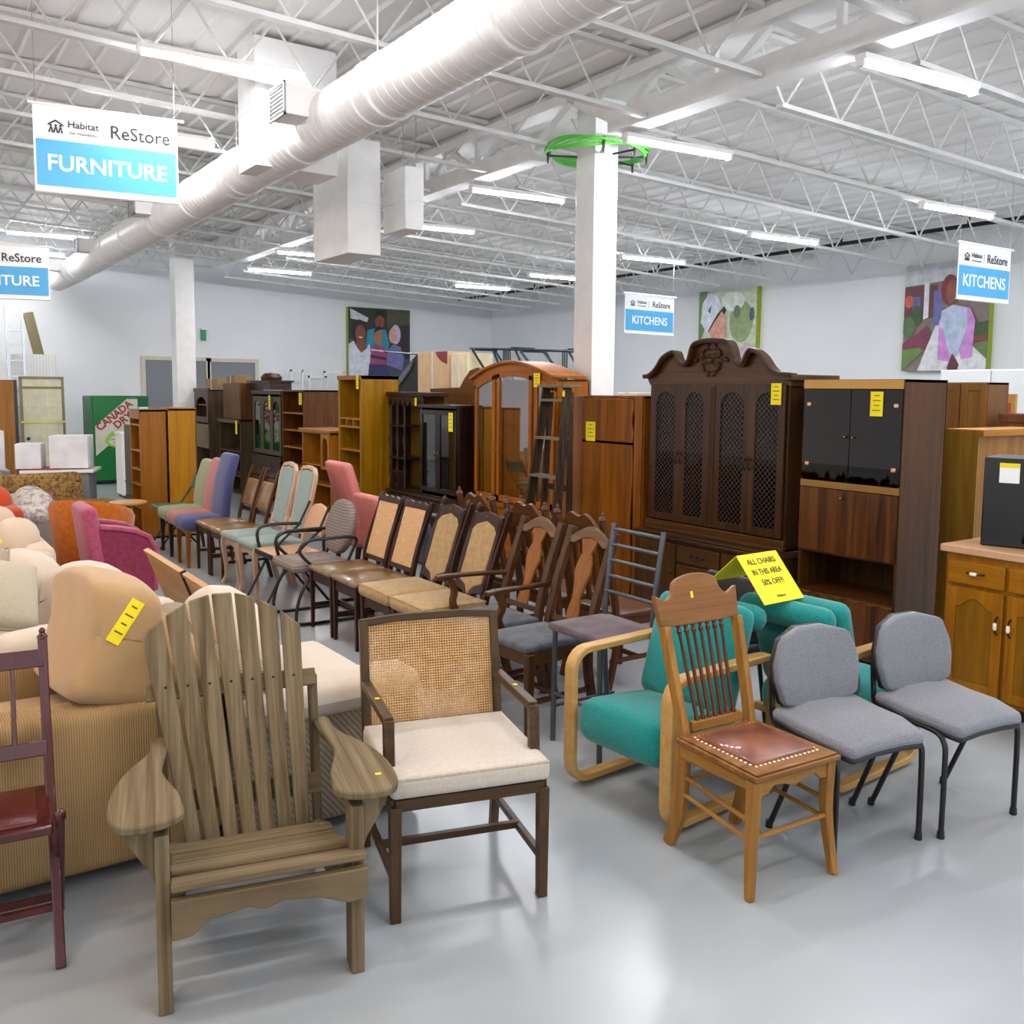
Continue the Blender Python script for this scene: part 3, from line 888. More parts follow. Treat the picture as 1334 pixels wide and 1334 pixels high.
GFAB = fabric('grey_wool_cloth', '#82848c', c2='#8f9199', var=.16, nscale=260)
def grey_chair(x, y, rz, label):
    t = thing('padded_side_chair', label, 'chair', (x, y, 0), rz, 'grey padded conference chairs')
    def wp(q, h):
        q.z += (.02 if q.y > 0 else -.022) * (q.y / h.y) ** 2 + (-.012 * (q.x / h.x) ** 2)
        k = 1 - .22 * max(0, -q.y / h.y) ** 4 * abs(q.x / h.x) ** 2
        q.x *= k; return q
    m = MB(); m.rbox(-.235, -.075, .445, .235, .33, .49, .024, puff=.018, warp=wp); m.build('seat', GFAB, t)
    m = MB(); m.rbox(-.232, -.07, .425, .232, .325, .457, .016, puff=0, warp=wp); m.build('seat_shell', BLKP, t)
    R = Matrix.Translation((0, .352, .635)) @ Matrix.Rotation(-.17, 4, 'X')
    def wb(q, h):
        u = abs(q.x / h.x); v = q.z / h.z
        q.y += -.035 * u * u
        q.x *= 1 - .10 * max(0, v) ** 2 * 1 - .02
        q.z -= .02 * u ** 4 * (1 if v > 0 else -1)
        dd_ = max(0, u - .6) * max(0, abs(v) - .6) / .16
        q.x *= 1 - .15 * dd_; q.z *= 1 - .15 * dd_
        return q
    m = MB(R); m.rbox(-.235, -.025, -.165, .235, .02, .175, .0225, puff=.008, pf=1, warp=wb); m.build('backrest', GFAB, t)
    m = MB(R); m.rbox(-.238, .008, -.168, .238, .034, .178, .012, warp=wb); m.build('backrest_shell', BLKP, t)
    for s in (-1, 1):
        m = MB(); m.tube(smooth_pts([(s * .20, .365, .62), (s * .205, .352, .5), (s * .21, .33, .435), (s * .225, .22, .425), (s * .225, .04, .425), (s * .228, -.02, .39), (s * .23, -.03, .3), (s * .232, -.03, .01)], 4), .0115, 8); m.build('leg', BLKM, t)
        m = MB(); m.tube([(s * .228, .14, .42), (s * .235, .31, .01)], .0115, 8); m.build('leg', BLKM, t)
        for q in ((s * .232, -.03), (s * .235, .312)):
            m = MB(); m.lathe([(.014, 0), (.016, .004), (.014, .03)], (q[0], q[1], 0), 10); m.build('foot_cap', BLKP, t)
    m = MB(); m.tube([(-.225, .30, .425), (.225, .30, .425)], .01, 8); m.tube([(-.225, .02, .42), (.225, .02, .42)], .01, 8); m.build('crossbar', BLKM, t)
grey_chair(3.13, 2.06, -.13, 'left one of the two grey padded chairs, next to the oak spindle chair')
grey_chair(3.675, 1.96, -.11, 'right one of the two grey padded chairs, before the oak kitchen cabinet')

TEAL = fabric('teal_wool', '#128a87', c2='#1a9a96', var=.07, nscale=160)
BEECH = lambda a: wood('blond_beech', '#cd9c58', '#e0b677', a, .35, 6, .5, wt=.2)
def teal_chair(x, y, rz, label):
    t = thing('lounge_chair', label, 'armchair', (x, y, 0), rz, 'teal lounge chairs back to back')
    # local: front at -y; loops on both sides
    hw = .285
    for s in (-1, 1):
        a, b, z0, z1, r = -.02, .68, .03, .625, .09
        pts = []
        for cx, cz, a0 in ((b - r, z1 - r, 0), (a + r, z1 - r, PI / 2), (a + r, z0 + r, PI), (b - r, z0 + r, 1.5 * PI)):
            for i in range(6):
                an = a0 + PI / 2 * i / 5; pts.append((s * hw, cx + r * math.cos(an), cz + r * math.sin(an)))
        m = MB(); m.path(pts, .055, .032, closed=True, up=(1, 0, 0)); 
        # swap so the wide side faces sideways
        m2 = MB(); m2.path(pts, .032, .06, closed=True, up=(1, 0, 0)); m2.build('side_loop', BEECH('y'), t, bevel=.006)
    def ws(q, h):
        q.z += .03 * math.cos(q.x / h.x * 1.4) * 0
        return q
    m = MB(); m.rbox(-.255, -.04, .215, .255, .5, .41, .075, puff=.012, R=RX(-.10)); m.build('seat', TEAL, t)
    R = Matrix.Translation((0, .48, .60)) @ Matrix.Rotation(-.30, 4, 'X')
    m = MB(R); m.rbox(-.255, -.06, -.24, .255, .06, .25, .055, puff=.015, pf=1); m.build('backrest', TEAL, t)
    m = MB(R); m.rbox(-.25, .04, .15, .25, .16, .27, .058); m.build('head_roll', TEAL, t)
    m = MB(); m.box(-hw, .08, .20, hw, .11, .24); m.box(-hw, .44, .20, hw, .47, .24); m.build('cross_rail', BEECH('x'), t, bevel=.003)
teal_chair(2.53, 2.87, FW + .08, 'teal padded lounge chair with blond bentwood sides facing the aisle')
teal_chair(4.03, 2.76, PI / 2 + .06, 'second teal lounge chair, facing away behind the grey chairs')

# folded yellow notice lying over the teal backs
t = thing('folded_notice', 'yellow folded notice with black lettering standing on the teal chairs', 'sign', (3.19, 2.85, .838), .03)
def sheet(m, p, q, w_, th=.002):
    a, b = Vector(p), Vector(q); x = Vector((w_, 0, 0)); n_ = (b - a).cross(x).normalized() * th
    vs = [a, a + x, b + x, b]; vs = vs + [v + n_ for v in vs]
    m.add(vs, [(0, 1, 2, 3), (7, 6, 5, 4), (0, 4, 5, 1), (1, 5, 6, 2), (2, 6, 7, 3), (3, 7, 4, 0)])
m = MB(); sheet(m, (0, .0, .195), (0, -.17, .0), .28); m.build('front_sheet', YEL, t)
m = MB(); sheet(m, (0, .0, .195), (0, .16, .05), .28); m.build('rear_sheet', YEL, t)
ang = math.atan2(.195, .17)
Mt = Matrix.Translation((.14, -.085, .0975)) @ Matrix.Rotation(ang, 4, 'X') @ Matrix.Translation((0, 0, .004))
text('ALL CHAIRS', .042, BLK, t, Mt @ Matrix.Translation((0, .085, 0)), xscale=.88)
text('IN THIS AREA', .042, BLK, t, Mt @ Matrix.Translation((0, .030, 0)), xscale=.80)
text('50% OFF!!', .042, BLK, t, Mt @ Matrix.Translation((0, -.025, 0)), xscale=.84)
text('ReStore', .018, BLK, t, Mt @ Matrix.Translation((0, -.098, 0)), xscale=1)

MAROON = wood('maroon_lacquer', '#3f1117', '#5a1c22', 'z', .22, 6, .6, coat=.4, bump=.05)
t = thing('folding_chair', 'dark red lacquered wooden folding chair cut by the left frame edge', 'chair', (.19, 3.0, 0), -.10)
for s in (-1, 1):
    m = MB(); m.path(smooth_pts([(s * .19, .0, 0), (s * .19, .13, .22), (s * .187, .29, .45), (s * .185, .40, .7), (s * .185, .46, .925)], 3), .03, .026, up=(0, 1, 0)); m.lathe([(.016, 0), (.018, .01), (.008, .02), (.012, .03), (.004, .04)], (s * .185, .461, .92), 10); m.build('leg', MAROON, t, bevel=.004)
    m = MB(); m.path([(s * .205, .36, 0), (s * .205, .22, .22), (s * .205, .045, .46)], .026, .03, up=(0, 1, 0)); m.lathe([(.012, -.01), (.018, .0), (.016, .02), (.005, .028)], (s * .205, .04, .46), 10); m.build('leg', MAROON, t, bevel=.004)
m = MB(); m.box(-.185, .03, .415, .185, .37, .445); m.build('seat_frame', MAROON, t, bevel=.006)
MB().rbox(-.145, .06, .44, .145, .34, .455, .007, puff=.004).build('seat_pad', plain('dark_red_leather', '#5a1418', .25, noise=.2, coat=.4), t)
for z, y, h in ((.86, .44, .06), (.58, .345, .05)):
    m = MB(); m.cbox((0, y, z), (.37, .018, h), RX(-.3)); m.build('back_rail', MAROON, t, bevel=.003)
for x in (-.09, 0, .09):
    m = MB(); m.tube([(x, .345, .59), (x, .435, .84)], .008, 8); m.build('spindle', MAROON, t)
for y, z in ((.10, .15), (.32, .07)):
    m = MB(); m.bar((-.19, y, z), (.19, y, z), .02, .02); m.build('stretcher', MAROON, t)

# ================================================================ THE ROW OF CHAIRS
def legs4(t, mat, w0, w1, d, zs, th=.034, foot=.026, rake=.06, curve=False, post=None, lean=.18, backs=True):
    """front legs at y=0 (x +-w0), rear legs at y=d (x +-w1) that carry on upwards as back posts"""
    for s in (-1, 1):
        if curve:
            pts = smooth_pts([(s * (w0 + .01), -.03, 0), (s * (w0 - .005), .005, .08), (s * (w0 - .002), .0, .22), (s * (w0 + .012), -.012, .36), (s * w0, 0, zs)], 4)
            n_ = len(pts); m = MB(); m.path(pts, th, th, up=(0, 1, 0), widths=[(foot + (th * 1.15 - foot) * (i / n_) ** 1.5,) * 2 for i in range(n_)])
        else:
            m = MB(); m.bar((s * w0, 0, 0), (s * w0, 0, zs), foot, foot, th, th, up=(0, 1, 0))
        m.build('leg', mat, t, bevel=.004)
        if post:
            pts = smooth_pts([(s * w1, d + rake, 0), (s * w1, d, zs * .55), (s * w1, d, zs), (s * w1, d + lean * .35, zs + (post - zs) * .45), (s * w1, d + lean, post)], 3)
            m = MB(); m.path(pts, th, th * .9, up=(0, 1, 0))
        else:
            m = MB(); m.path([(s * w1, d + rake, 0), (s * w1, d, zs)], foot, foot, up=(0, 1, 0))
        m.build('leg', mat, t, bevel=.004)
def rails(t, mat, w0, w1, d, z0, z1, th=.02):
    m = MB(); m.box(-w0, -.008, z0, w0, .012, z1); m.build('front_rail', mat, t)
    m = MB()
    for s in (-1, 1): m.bar((s * w0, 0, (z0 + z1) / 2), (s * w1, d, (z0 + z1) / 2), th, z1 - z0)
    m.box(-w1, d - .01, z0, w1, d + .01, z1); m.build('side_rail', mat, t)
def stretch(t, mat, w0, w1, d, z=.18, zf=None):
    for s in (-1, 1):
        m = MB(); m.bar((s * w0, 0, z), (s * w1, d + .02, z), .018, .025); m.build('side_stretcher', mat, t)
    m = MB(); m.bar((-(w0 + w1) / 2, d * .5, z), ((w0 + w1) / 2, d * .5, z), .018, .025); m.build('cross_stretcher', mat, t)
def RB(y, z, lean): return Matrix.Translation((0, y, z)) @ Matrix.Rotation(-lean, 4, 'X')

DARKW = lambda a: wood('dark_stained_wood', '#2a1712', '#452a20', a, .32, 8, .4)
MIDW = lambda a: wood('brown_chair_wood', '#3c2415', '#5e3d24', a, .35, 8, .4)
ORW = lambda a: wood('orange_beech_leg', '#7c4a26', '#a06a3c', a, .35, 8, .4)
PICK = lambda a: wood('pickled_wood', '#c9a085', '#e0c0a4', a, .45, 8, .4, wt=0)

# green metal folding chair
GRN = plain('green_vinyl', '#3f7a5c', .35, noise=.06)
t = thing('folding_chair', 'small green folding chair with black tube frame before the oak bookcases', 'chair', (2.48, 10.61, 0), FW)
m = MB(); m.rbox(-.19, -.02, .43, .19, .34, .465, .016, puff=.005); m.build('seat', GRN, t)
m = MB(RB(.42, .60, .35)); m.rbox(-.19, -.012, .03, .19, .012, .19, .012); m.build('backrest', GRN, t)
for s in (-1, 1):
    m = MB(); m.tube(smooth_pts([(s * .2, -.02, 0), (s * .2, .2, .3), (s * .2, .42, .6), (s * .195, .5, .78), (s * .15, .51, .80)], 3), .011, 8); m.build('leg', BLKM, t)
    m = MB(); m.tube([(s * .18, .42, 0), (s * .18, .05, .42)], .011, 8); m.build('leg', BLKM, t)

def parsons(x, y, rz, cloth, legm, label, h=1.08, w_=.22, legs_curve=False, group='upholstered high back chairs'):
    t = thing('upholstered_chair', label, 'chair', (x, y, 0), rz, group)
    m = MB(); m.rbox(-w_, -.03, .36, w_, .42, .49, .05, puff=.02); m.build('seat', cloth, t)
    def wb(q, h_): q.y += .05 * (q.z / h_.z) ** 2 * (1 if q.z > 0 else .2); q.x *= 1 - .06 * max(0, q.z / h_.z); return q
    m = MB(RB(.42, (h + .38) / 2, .13)); m.rbox(-w_, -.045, -(h - .38) / 2, w_, .045, (h - .38) / 2, .04, warp=wb, puff=.01, pf=1); m.build('backrest', cloth, t)
    for s in (-1, 1):
        m = MB(); m.bar((s * (w_ - .035), .02, 0), (s * (w_ - .035), .02, .38), .03, .03, .045, .045, up=(0, 1, 0)); m.build('leg', legm, t, bevel=.003)
        m = MB(); m.bar((s * (w_ - .035), .46, 0), (s * (w_ - .035), .41, .38), .028, .028, .04, .04, up=(0, 1, 0)); m.build('leg', legm, t, bevel=.003)
    return t
SAGE = fabric('pale_sage_cloth', '#a3a67c', var=.06); SALM = fabric('salmon_cloth', '#c0706a', c2='#c97a72', var=.06); INDI = fabric('indigo_cloth', '#494d78', c2='#53578a', var=.08)
parsons(2.46, 10.17, FW, SAGE, BLKP, 'pale sage green upholstered chair half hidden behind the salmon one', 1.0)
parsons(2.44, 9.755, FW, SALM, BLKP, 'salmon pink upholstered chair between the sage and the indigo ones', 1.04, w_=.19)
parsons(2.42, 9.36, FW, INDI, ORW('z'), 'tall indigo blue upholstered chair on orange wood legs', 1.12, w_=.2)

def leather_chair(y, label):
    t = thing('dining_chair', label, 'chair', (2.52, y, 0), FW, 'tan leather chairs with carved crests')
    TAN = plain('tan_leather', '#8f6a35', .3, noise=.15, nscale=12, coat=.3)
    legs4(t, MIDW('z'), .18, .17, .40, .45, post=1.0, lean=.16)
    rails(t, MIDW('x'), .17, .165, .40, .38, .435); stretch(t, MIDW('x'), .18, .17, .40)
    m = MB(); m.rbox(-.20, -.03, .435, .20, .40, .485, .024, puff=.022); m.build('seat', TAN, t)
    m = MB(RB(.44, .62, .30)); m.rbox(-.15, -.02, 0, .15, .015, .27, .015, puff=.01, pf=1); m.build('back_pad', TAN, t)
    m = MB(RB(.46, .60, .30)); m.prism([(-.17, .27), (-.18, .34), (-.12, .375), (.12, .375), (.18, .34), (.17, .27)], 'xz', -.016, .016)
    MB(RB(.46, .60, .30)).box(-.16, -.012, -.04, .16, .012, 0).build('lower_back_rail', DARKW('x'), t)
    o = m.build('crest_rail', DARKW('x'), t, bevel=.003)
    m = MB(RB(.46, .60, .30))
    for k in range(6): m.lathe([(.012, -.02), (.014, 0), (.012, .02)], (-.125 + .05 * k, -.014, .335), 8, 'y')
    m.build('carved_scallop', DARKW('x'), o)
leather_chair(8.95, 'tan leather dining chair with carved crest, right beside the indigo one')
leather_chair(8.53, 'second tan leather dining chair, next to the pale teal pair')

def teal_dining(y, label):
    t = thing('dining_chair', label, 'chair', (2.53, y, 0), FW, 'pickled wood chairs with pale teal pads')
    PT = fabric('pale_teal_cloth', '#8fa39c', c2='#98aba3', var=.05)
    legs4(t, PICK('z'), .19, .17, .42, .44, th=.045, foot=.03, curve=True, post=.62, lean=.04)
    k = [(0, .35), (.2, .365), (.5, .38), (.8, .365), (1, .35)]
    m = MB(); m.prism([(.19, .43), (-.19, .43)] + [(-.19 + .38 * u, v) for u, v in k], 'xz', -.01, .012); m.build('front_rail', PICK('x'), t)
    m = MB()
    for s in (-1, 1): m.bar((s * .19, 0, .4), (s * .17, .42, .4), .02, .06)
    m.box(-.17, .41, .37, .17, .43, .43); m.build('side_rail', PICK('y'), t)
    m = MB(); m.rbox(-.215, -.04, .425, .215, .42, .485, .028, puff=.02); m.build('seat', PT, t)
    R = RB(.435, .50, .21)
    o_ = [(-.15, .03), (-.165, .25), (-.175, .45), (-.165, .54), (-.12, .585), (0, .60), (.12, .585), (.165, .54), (.175, .45), (.165, .25), (.15, .03)]
    m = MB(R); m.path([(x, 0, z) for x, z in o_], .035, .035, closed=True, up=(0, 1, 0)); m.build('back_frame', PICK('z'), t, bevel=.006)
    m = MB(R); m.prism([(x * .88, .03 + (z - .03) * .92 + .02) for x, z in o_], 'xz', -.022, .014); m.build('back_pad', PT, t, bevel=.008)
teal_dining(8.11, 'left one of the pickled wood chairs with pale teal pads')
teal_dining(7.66, 'right one of the pickled wood chairs with pale teal pads')

# tan vinyl folding armchair
t = thing('folding_chair', 'folding chair with tan vinyl seat and curved back and black arms', 'chair', (2.53, 7.21, 0), FW)
TV = plain('tan_vinyl', '#c79a72', .35, noise=.06, coat=.2)
m = MB(); m.rbox(-.21, -.02, .42, .21, .38, .46, .018, puff=.01); m.build('seat', TV, t); MB().box(-.2, -.03, .415, .2, -.005, .455).build('seat_edge', DARKBR, t, bevel=.005)
pp = [(-.2, .0), (-.2, .12), (-.17, .2), (-.1, .245), (0, .26), (.1, .245), (.17, .2), (.2, .12), (.2, 0)]
m = MB(RB(.40, .57, .3)); m.prism(pp, 'xz', -.015, .015); m.build('backrest', TV, t, bevel=.01)
for s in (-1, 1):
    m = MB(); m.tube([(s * .22, -.12, 0), (s * .22, .1, .40), (s * .215, .36, .62), (s * .205, .46, .82)], .011, 8); m.build('leg', BLKM, t)
    m = MB(); m.tube([(s * .2, .48, 0), (s * .2, .15, .42)], .011, 8); m.build('leg', BLKM, t)
    m = MB(); m.tube(smooth_pts([(s * .22, .38, .63), (s * .22, .2, .64), (s * .22, .04, .63), (s * .22, .0, .56), (s * .22, .03, .42)], 3), .014, 8); m.build('armrest', BLKP, t)

# oval back patterned armchair on a sled base
t = thing('oval_back_armchair', 'armchair with zigzag patterned oval back and seat on a black sled base', 'chair', (2.55, 6.71, 0), FW)
ZZ = striped('zigzag_cloth', '#84766f', '#9a8d86', 'z', 14, .9, noise=3.0)
m = MB(); m.rbox(-.23, -.08, .40, .23, .38, .47, .034, puff=.02); m.build('seat', ZZ, t)
def wo(q, h): 
    e = math.sqrt(max(0, 1 - min(.98, abs(q.z / h.z)) ** 2.2)); q.x *= max(.25, e); return q
m = MB(RB(.40, .67, .22)); m.rbox(-.23, -.03, -.19, .23, .03, .24, .028, n=12, warp=wo, puff=.01, pf=1); m.build('backrest', ZZ, t)
for s in (-1, 1):
    m = MB(); m.tube(smooth_pts([(s * .24, .43, .6), (s * .25, .40, .645), (s * .25, .2, .65), (s * .25, .03, .64), (s * .25, -.03, .56), (s * .25, .1, .42)], 4), .013, 8); m.build('armrest', BLKP, t)
    m = MB(); m.tube(smooth_pts([(s * .23, .1, .41), (s * .24, -.02, .25), (s * .24, -.06, .06), (s * .24, .0, .013), (s * .24, .5, .013)], 4), .013, 8); m.tube([(s * .24, .5, .013), (s * .18, .50, .013), (-s * 0, .50, .013)], .013, 8); m.build('sled_base', BLKM, t)
    m = MB(); m.tube([(s * .2, .36, .42), (s * .235, .44, .62)], .012, 8); m.build('back_bracket', BLKM, t)

def bamboo_chair(y, label):
    t = thing('dining_chair', label, 'chair', (2.60, y, 0), FW, 'dark wood chairs with golden damask backs')
    DM = blotch('golden_damask', ['#bd9060', '#d8b084', '#cc9f70', '#e0bc92'], 30)
    LS = plain('brown_leather_seat', '#8a6d48', .28, noise=.2, nscale=10, coat=.4)
    legs4(t, DARKW('z'), .18, .17, .42, .44, th=.036, foot=.024, rake=.07, post=.98, lean=.17)
    rails(t, DARKW('x'), .185, .17, .42, .36, .435); stretch(t, DARKW('x'), .19, .175, .42, .17)
    m = MB(); m.rbox(-.2, -.03, .435, .2, .42, .475, .02, puff=.012); m.build('seat', LS, t)
    R = RB(.435, .52, .30)
    m = MB(R); m.prism([(-.155, .0), (.155, .0), (.165, .42), (-.165, .42)], 'xz', -.014, .01); m.build('back_pad', DM, t, bevel=.006)
    MB(R).box(-.165, -.018, -.03, .165, .014, .0).build('lower_back_rail', DARKW('x'), t)
    m = MB(R)
    cr = [(-.19, .42), (-.195, .47), (-.15, .455), (-.10, .475), (-.05, .46), (0, .475), (.05, .46), (.10, .475), (.15, .455), (.195, .47), (.19, .42)]
    m.M = R @ Matrix.Diagonal((.95, 1, 1, 1)); m.prism(cr, 'xz', -.018, .014); m.build('crest_rail', DARKW('x'), t, bevel=.003)
    for s in (-1, 1): MB(R).box(s * .165 - .008, -.018, 0, s * .165 + .008, .014, .42).build('back_stile', DARKW('z'), t)
bamboo_chair(6.24, 'dark chair with golden damask back, left one, beside the zigzag armchair')
bamboo_chair(5.82, 'dark chair with golden damask back, right one, beside the gothic chairs')

def gothic_chair(y, label):
    t = thing('gothic_dining_chair', label, 'chair', (2.62, y, 0), FW, 'carved chairs with tan velvet pads')
    VL = fabric('tan_velvet', '#b18f5b', c2='#bb9a66', var=.07, nscale=30)
    legs4(t, DARKW('z'), .20, .17, .42, .40, th=.045, foot=.03, rake=.05, post=1.02, lean=.20)
    k = [(0, .30), (.25, .345), (.5, .33), (.75, .345), (1, .30)]
    m = MB(); m.prism([(.2, .40), (-.2, .40)] + [(-.2 + .4 * u, v) for u, v in k], 'xz', -.012, .014); m.build('front_rail', DARKW('x'), t)
    m = MB()
    for s in (-1, 1): m.bar((s * .2, 0, .36), (s * .17, .42, .36), .022, .07)
    m.build('side_rail', DARKW('y'), t)
    stretch(t, DARKW('x'), .20, .17, .42, .15)
    m = MB(); m.rbox(-.225, -.04, .40, .225, .42, .485, .035, puff=.014); m.build('seat_cushion', VL, t)
    m = MB(); m.tube([(-.215, -.03, .475), (.215, -.03, .475), (.215, .41, .475), (-.215, .41, .475)], .006, 6, True); m.build('piping', VL, t)
    R = RB(.435, .53, .32)
    m = MB(R); m.prism([(0, -.06), (.05, .0), (.135, .03), (.14, .36), (.10, .40), (0, .43), (-.10, .40), (-.14, .36), (-.135, .03), (-.05, .0)], 'xz', -.02, .014); m.build('back_pad', VL, t, bevel=.01)
    m = MB(R)
    m.prism([(-.165, .34), (-.14, .36), (-.10, .40), (0, .43), (.10, .40), (.14, .36), (.165, .34), (.165, .45), (.12, .47), (0, .49), (-.12, .47), (-.165, .45)], 'xz', -.018, .02)
    m.build('carved_crest', DARKW('x'), t, bevel=.003); m = MB(R)
    m.prism([(-.165, .10), (-.135, .03), (-.05, .0), (0, -.06), (.05, .0), (.135, .03), (.165, .10), (.165, -.02), (.06, -.04), (0, -.1), (-.06, -.04), (-.165, -.02)], 'xz', -.018, .02)
    m.build('carved_rail', DARKW('x'), t, bevel=.003)
    for s in (-1, 1):
        m = MB(R); m.box(s * .155 - .015, -.018, 0, s * .155 + .015, .018, .45); m.build('back_stile', DARKW('z'), t)
        m = MB(R); m.lathe([(.01, .45), (.02, .465), (.01, .48), (.018, .50), (.016, .52), (.004, .54)], (s * .16, 0, 0), 10); m.build('finial', DARKW('z'), t)
    m = MB(R); m.lathe([(.007, -.022), (.005, -.026)], (0, 0, .455), 8, 'y'); m.build('brass_stud', BRASS, t)
gothic_chair(5.375, 'carved dark chair with pointed tan velvet back, farther one')
gothic_chair(4.92, 'carved dark chair with pointed tan velvet back, nearer one beside the splat back armchair')

def splat_chair(y, arms, label):
    t = thing('splat_back_chair', label, 'chair', (2.68, y, 0), FW + .03, 'brown splat back chairs with grey blue seats')
    GB = fabric('slate_velvet', '#50545f', c2='#5d626d', var=.12, nscale=20)
    w_ = .225 if arms else .2
    legs4(t, MIDW('z'), w_, .18, .42, .43, th=.045, foot=.034, rake=.06, post=1.0, lean=.18)
    rails(t, MIDW('x'), w_ - .01, .175, .42, .365, .43, .024); stretch(t, MIDW('x'), w_, .18, .42, .17)
    m = MB(); m.rbox(-w_ + .005, -.015, .425, w_ - .005, .41, .468, .02, puff=.015); m.build('seat_pad', GB, t)
    R = RB(.44, .50, .30)
    cr = smooth_pts([(-.2, 0, .46), (-.15, 0, .475), (-.08, 0, .515), (0, 0, .54), (.08, 0, .515), (.15, 0, .475), (.2, 0, .46)], 3)
    lo = [(.2, .43), (.12, .43), (.06, .465), (0, .475), (-.06, .465), (-.12, .43), (-.2, .43)]
    m = MB(R); m.prism([(p[0], p[2]) for p in cr] + lo, 'xz', -.014, .014); m.build('crest_rail', wood('lighter_crest', '#5d4535', '#80634c', 'x', .4), t, bevel=.004)
    sp = [(.05, 0), (.045, .06), (.03, .13), (.045, .21), (.065, .28), (.055, .34), (.035, .385), (.06, .44), (.07, .48)]
    m = MB(R); m.prism(sp + [(-a, b) for a, b in sp[::-1]], 'xz', -.008, .008); m.build('back_splat', ORW('z'), t, bevel=.003)
    m = MB(R); m.box(-.17, -.012, -.02, .17, .012, .012); m.build('shoe_rail', MIDW('x'), t)
    if arms:
        for s in (-1, 1):
            m = MB(); m.path(smooth_pts([(s * .20, .47, .66), (s * .235, .3, .665), (s * .25, .1, .67), (s * .26, .0, .665)], 3), .045, .024); m.build('armrest', MIDW('y'), t, bevel=.006)
            m = MB(); m.path(smooth_pts([(s * .225, .16, .40), (s * .235, .10, .5), (s * .25, .12, .58), (s * .25, .08, .66)], 3), .028, .04, up=(0, 1, 0)); m.build('arm_support', MIDW('z'), t, bevel=.004)
splat_chair(4.43, True, 'brown splat back armchair with slate seat, beside the tan velvet chair')
splat_chair(3.955, False, 'armless brown splat back chair nearest the purple seated stool')

# counter stool with metal ladder back and purple seat
GM = plain('grey_tube_metal', '#5d6168', .35, metal=.6, noise=.04)
t = thing('ladder_back_stool', 'grey metal ladder back counter stool with a plum suede seat', 'stool', (2.76, 3.46, 0), FW)
m = MB(); m.rbox(-.21, -.03, .575, .21, .36, .615, .022, puff=.012); m.build('seat', fabric('plum_suede', '#55424a', c2='#62505a', var=.12, nscale=14), t)
for s in (-1, 1):
    m = MB(); m.tube([(s * .185, -.0, .0), (s * .175, .0, .6)], .014, 10); m.build('leg', GM, t)
    m = MB(); m.tube(smooth_pts([(s * .185, .38, 0), (s * .18, .34, .3), (s * .18, .33, .6), (s * .18, .345, .8), (s * .185, .385, 1.09)], 3), .014, 10); m.build('leg', GM, t)
    m = MB(); m.tube([(s * .182, .0, .18), (s * .182, .40, .18)], .009, 8); m.build('side_stretcher', GM, t)
for i in range(5):
    z = .74 + .08 * i; y = .335 + max(0, z - .75) * .14
    m = MB(); m.tube([(-.19, y, z), (.19, y, z)], .010, 8); m.build('back_rung', GM, t)
m = MB(); m.tube([(-.18, 0, .25), (.18, 0, .25)], .009, 8); m.build('front_stretcher', GM, t)

# black office chair behind the oak chair
t = thing('black_padded_chair', 'black chair whose rounded back shows left of the oak crest rail', 'chair', (3.40, 3.36, 0), FW)
m = MB(); m.rbox(-.2, -.02, .42, .2, .38, .47, .02, puff=.01); m.build('seat', BLKP, t)
m = MB(RB(.34, .62, .1)); m.rbox(-.19, -.02, -.16, .19, .02, .18, .02); m.build('backrest', BLKP, t)
for s in (-1, 1):
    m = MB(); m.tube([(s * .19, .42, 0), (s * .19, .34, .44), (s * .17, .40, .7)], .012, 8); m.build('leg', BLKM, t)
    m = MB(); m.tube([(s * .19, -.02, 0), (s * .19, .0, .44)], .012, 8); m.build('leg', BLKM, t)

# second row: colonial chairs facing the cabinets
def colonial(y, label, x=3.92):
    t = thing('colonial_chair', label, 'chair', (x, y, 0), -FW, 'brown chairs with pointed finials in the second row')
    CW = lambda a: wood('colonial_maple', '#482a18', '#6a4228', a, .35, 8)
    legs4(t, CW('z'), .2, .215, .40, .44, th=.036, post=1.03, lean=.12)
    rails(t, CW('x'), .19, .185, .40, .38, .43); stretch(t, CW('x'), .2, .19, .4)
    m = MB(); m.rbox(-.215, -.02, .43, .215, .40, .47, .018); m.build('seat', CW('x'), t)
    R = RB(.43, .54, .18) @ Matrix.Diagonal((1.16, 1, 1.02, 1))
    cr = smooth_pts([(-.19, 0, .40), (-.16, 0, .42), (-.10, 0, .49), (-.055, 0, .515), (0, 0, .495), (.055, 0, .515), (.10, 0, .49), (.16, 0, .42), (.19, 0, .40)], 3)
    m = MB(R); m.prism([(p[0], p[2]) for p in cr] + [(.19, .33), (.08, .35), (-.08, .35), (-.19, .33)], 'xz', -.012, .012); m.build('crest_rail', CW('x'), t, bevel=.003)
    for k in (-2, -1, 0, 1, 2):
        m = MB(R); m.cbox((k * .07, 0, .17), (.035, .012, .38)); m.build('back_slat', CW('z'), t)
    for s in (-1, 1):
        m = MB(); m.lathe([(.012, 1.02), (.026, 1.035), (.022, 1.05), (.008, 1.065), (.013, 1.07), (.002, 1.09)], (s * .215, .52, 0), 10); m.build('finial', CW('z'), t)
colonial(5.42, 'brown finial chair in the second row, leftmost of three')
colonial(4.82, 'brown finial chair in the second row, middle of three')
colonial(4.26, 'brown finial chair in the second row, rightmost of three')
def flatback(x, y, col, label, h, w_=.22):
    t = parsons(x, y, -FW, col, BLKP, label, h, w_, group='padded chairs turned to the cabinets'); return t
PNKV = plain('pink_vinyl', '#c4736d', .4, noise=.04)
flatback(3.85, 7.62, PNKV, 'tall pink vinyl chair back behind the zigzag armchair', 1.14, .24)
flatback(3.85, 7.08, PNKV, 'lower pink vinyl chair back right of the tall pink one', .90, .22)
